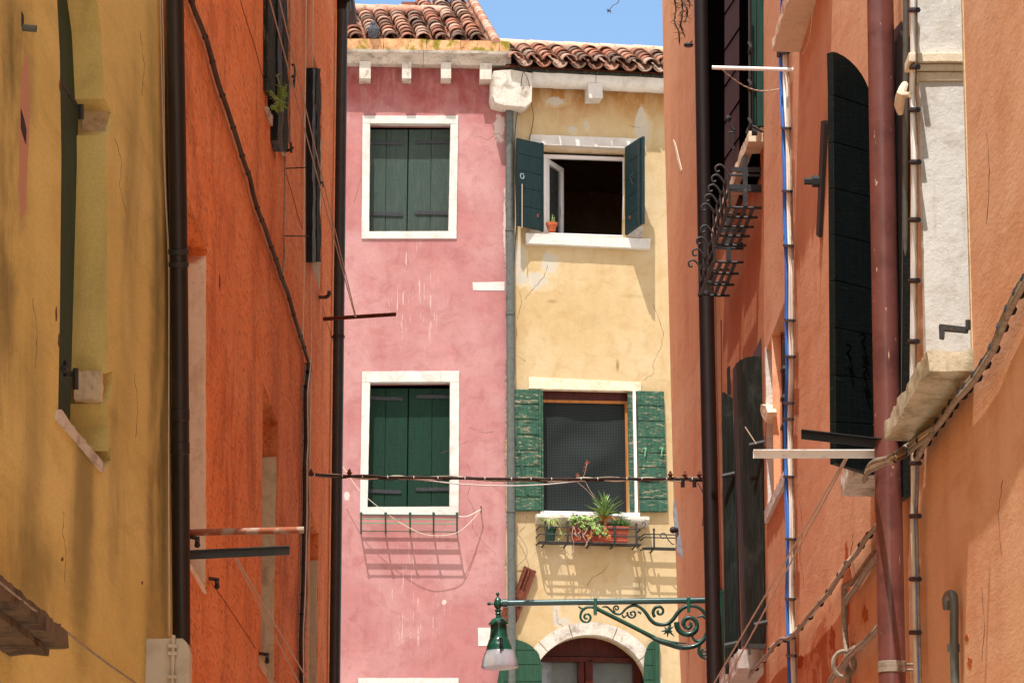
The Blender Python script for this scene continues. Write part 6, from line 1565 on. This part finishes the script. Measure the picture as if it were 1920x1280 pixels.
# ================================================================ street lamp on its scrolled bracket
yl_ = R1.P(1330, 1140, .03).y
def lz(x, y, dy=0.0): return onray(880 + x / 4.174, 1080 + y / 4.174, yl_ + dy)
lp = thing('street_lamp', lz(1850, 400), 'green cast iron street lamp on a scrolled bracket with a ribbed glass shade', 'street lamp')
m = MB(); a, b = lz(235, 210), lz(1900, 186); m.tube([a, b], .0215, 20, smooth=0)
for x in (270, 290): 
    c = L3(a, b, (x - 235) / 1665); m.lathe(c - Vector((.012, 0, 0)), [(.02, 0), (.029, .003), (.029, .02), (.02, .024)], 20, Vector((1, 0, 0)))
m.build('arm', M['armpipe'], lp, smooth=True, angle=40)
px = 1 / 4.174 / 7000 * (yl_ / math.cos(TH)) * .985           # one zoom pixel in metres
top = lz(222, 135); bot = lz(240, 735); ax = (bot - top).normalized(); 
def prof(rows): return [(r * px, (y - 135) * px) for y, r in rows]
m = MB()
m.lathe(top, prof([(122, 0), (124, 8), (130, 13), (138, 14), (146, 12), (152, 7), (158, 6), (165, 14), (180, 26), (200, 32), (222, 33), (240, 28), (252, 18), (258, 14), (262, 26), (270, 28), (276, 24), (281, 17), (288, 24), (296, 26), (302, 18), (310, 20), (320, 22), (328, 20)]), 24, ax)
m.sphere(lz(155, 213), 15 * px, 8); m.tube([lz(160, 213), lz(200, 212)], [9 * px, 8 * px], 10); m.tube([lz(150, 213), lz(141, 213)], [13 * px, 11 * px], 10)
m.build('finial', M['lampgreen'], lp, smooth=True, angle=50)
m = MB(); m.lathe(top, prof([(325, 22), (330, 44), (342, 58), (354, 66), (364, 76), (372, 79), (382, 78), (384, 68), (392, 64), (430, 66), (470, 72), (492, 75), (498, 80), (508, 84), (520, 87), (530, 92), (545, 98), (560, 101), (575, 103), (580, 106), (586, 106)]), 32, ax)
m.build('lamp_housing', M['lampgreen'], lp, smooth=True, angle=35)
m = MB(); c = lz(243, 520, -.08); 
m.tube([c + Vector((-.012, -.03, -.0)), c + Vector((-.014, -.034, .02)), c + Vector((0, -.036, .032)), c + Vector((.014, -.034, .02)), c + Vector((.012, -.03, -.035))], .0045, 6); m.tube([c + Vector((0, -.03, .03)), c + Vector((0, -.036, -.04))], .008, 6); m.build('catch', M['clip'], lp)
m = MB(); seg = 72; rows = prof([(580, 103), (600, 115), (640, 128), (680, 138), (710, 142), (718, 141)]); x_ = ax.orthogonal().normalized(); y_ = ax.cross(x_); vs = []; fs = []
for j, (r, h) in enumerate(rows):
    for k in range(seg):
        a_ = 2 * math.pi * k / seg; rr = r * (1 + (.012 if k % 2 else -.012) * (1 if j < 5 else 0)); vs.append(top + ax * h + (x_ * math.cos(a_) + y_ * math.sin(a_)) * rr)
for j in range(len(rows) - 1):
    for k in range(seg): fs.append((j * seg + k, j * seg + (k + 1) % seg, (j + 1) * seg + (k + 1) % seg, (j + 1) * seg + k))
m.add(vs, fs); m.lathe(top, prof([(718, 141), (722, 120), (730, 60), (733, 0)]), 48, ax, cap=False)
m.build('glass_shade', M['lampglass'], lp, smooth=True, angle=60)
m = MB(); m.lathe(top, prof([(584, 60), (600, 92), (612, 94), (614, 40), (640, 36), (690, 34), (705, 20), (708, 0)]), 24, ax); m.build('bulb_holder', M['wpaint'], lp, smooth=True)
# bracket scrolls
def iron(pts, r, flat=1.0, seg=8, smooth=3, name='scroll', mat='lampdark'):
    m = MB(); m.tube([lz(x, y) for x, y in pts], [k * px for k in r] if isinstance(r, list) else r * px, seg, smooth=smooth); return m
def spiral(cx, cy, r0, r1, a0, turns, n=22):
    out = []
    for i in range(n + 1):
        t = i / n; a = R(a0) + turns * 2 * math.pi * t; r = r0 + (r1 - r0) * t ** .85; out.append((cx + r * math.cos(a), cy + r * math.sin(a)))
    return out
def put(ms, name, mat='lampdark'):
    m = MB()
    for q in ms: m.add(q.v, q.f)
    return m.build(name, M[mat], lp, smooth=True, angle=60)
put([iron([(1000, 252), (1120, 312), (1220, 362), (1330, 418), (1450, 478)], 15, seg=10), iron([(1000, 246), (1120, 303), (1220, 352), (1330, 408), (1445, 466)], 6), iron([(995, 262), (1120, 326), (1220, 376), (1330, 432), (1440, 492)], 6)], 'strut', 'lampgreen')
put([iron([(1430, 478), (1490, 505), (1560, 525), (1640, 552), (1690, 556), (1750, 548), (1800, 525), (1840, 485), (1860, 440)], [14, 22, 24, 22, 20, 19, 17, 16, 18]),
     iron([(1445, 470), (1500, 492), (1600, 515), (1700, 522)], [5, 9, 9, 5])], 'strut')
put([iron([(1010, 250), (960, 240), (915, 245), (882, 270)] + spiral(917, 318, 52, 8, 215, -1.45)[1:], [14, 13, 11, 10] + [9] * 22), iron([(905, 262), (878, 250), (858, 240), (852, 232)], [9, 8, 5, 2]), iron([(900, 250), (940, 236), (990, 240)], [4, 7, 4])], 'scroll', 'lampgreen')
put([iron([(1038, 240), (1075, 238), (1100, 256), (1130, 284), (1165, 296), (1195, 286), (1220, 258), (1255, 235), (1300, 228), (1345, 248), (1385, 290), (1415, 335), (1455, 368), (1510, 378), (1560, 366), (1600, 328), (1630, 285), (1670, 248), (1720, 230), (1775, 236), (1820, 262), (1850, 300)], [4, 8, 8, 9, 9, 9, 9, 10, 11, 12, 14, 15, 16, 15, 15, 16, 16, 16, 15, 14, 14, 13]),
     iron([(1345, 290), (1320, 275), (1325, 285)], [10, 6, 3]), iron([(1195, 300), (1210, 320), (1235, 300)], [6, 8, 4])], 'vine')
put([iron(spiral(1152, 250, 28, 5, 110, 1.3), 6.5)], 'scroll'); 
put([iron(spiral(1275, 292, 40, 6, 200, -1.35), 8)], 'scroll')
put([iron(spiral(1487, 275, 55, 8, 130, 1.3), [13] * 8 + [10] * 15)], 'scroll')
put([iron(spiral(1716, 375, 96, 12, 190, -1.65, 34), [22] * 10 + [18] * 12 + [14] * 13)], 'scroll')
put([iron([(1740, 465), (1765, 500), (1800, 505), (1835, 480)], [8, 12, 12, 10]), iron([(1780, 320), (1820, 310), (1850, 330)], [6, 10, 10])] + [iron([(1555, 420), (a, b)], [14, 2], smooth=0) for a, b in ((1500, 430), (1525, 395), (1600, 390), (1605, 470), (1550, 475), (1520, 455), (1590, 430))] + [iron([(1575, 375), (1555, 420)], [8, 14], smooth=0)], 'leaf_ornament')
put([iron([(1800, 540), (1795, 590), (1815, 625), (1845, 640), (1875, 630)], [12, 12, 11, 10, 9]), iron(spiral(1840, 595, 30, 8, 250, -1.2), 8)], 'scroll')
for x, y0, y1 in ((986, 168, 298), (1716, 160, 278)):
    m = MB(); c0, c1 = lz(x - 14, y0, -.026), lz(x + 14, y1, -.026)
    m.hexa([Vector((c0.x, c0.y, c0.z)), Vector((c1.x, c0.y, c0.z)), Vector((c1.x, c1.y, c1.z)), Vector((c0.x, c1.y, c1.z))], [Vector((c0.x, c0.y + .052, c0.z)), Vector((c1.x, c0.y + .052, c0.z)), Vector((c1.x, c1.y + .052, c1.z)), Vector((c0.x, c1.y + .052, c1.z))])
    m.build('clip', M['lampgreen'], lp, bevel=.003)
m = MB(); m.prism(R1, R1.poly([(1326, 1105), (1350, 1105), (1350, 1250), (1326, 1250)], .03), .0, .03); m.build('wall_plate', M['lampdark'], lp)

GROUPS = {'drying_pole': 'drying poles sticking out of the alley walls', 'clothesline': 'clotheslines in the alley', 'cable_bundle': 'cable bundles on the alley walls', 'downpipe': 'downpipes of the houses',
          'wall_hook': 'iron hooks in the walls', 'thin_wire': 'thin wires on the alley walls', 'thin_conduit': 'thin conduits on the alley walls', 'overhead_wire': 'thin wires at the end of the alley',
          'flower_rack': 'iron flower racks', 'planter_rack': 'iron planter racks on the yellow wall', 'wall_pin': 'thin pins on the orange wall', 'slack_line': 'white lines on the pink wall'}
for o in sc.objects:
    if '_o' in o: del o['_o']
    k = o.name.split('.')[0]
    if o.parent is None and k in GROUPS: o['group'] = GROUPS[k]
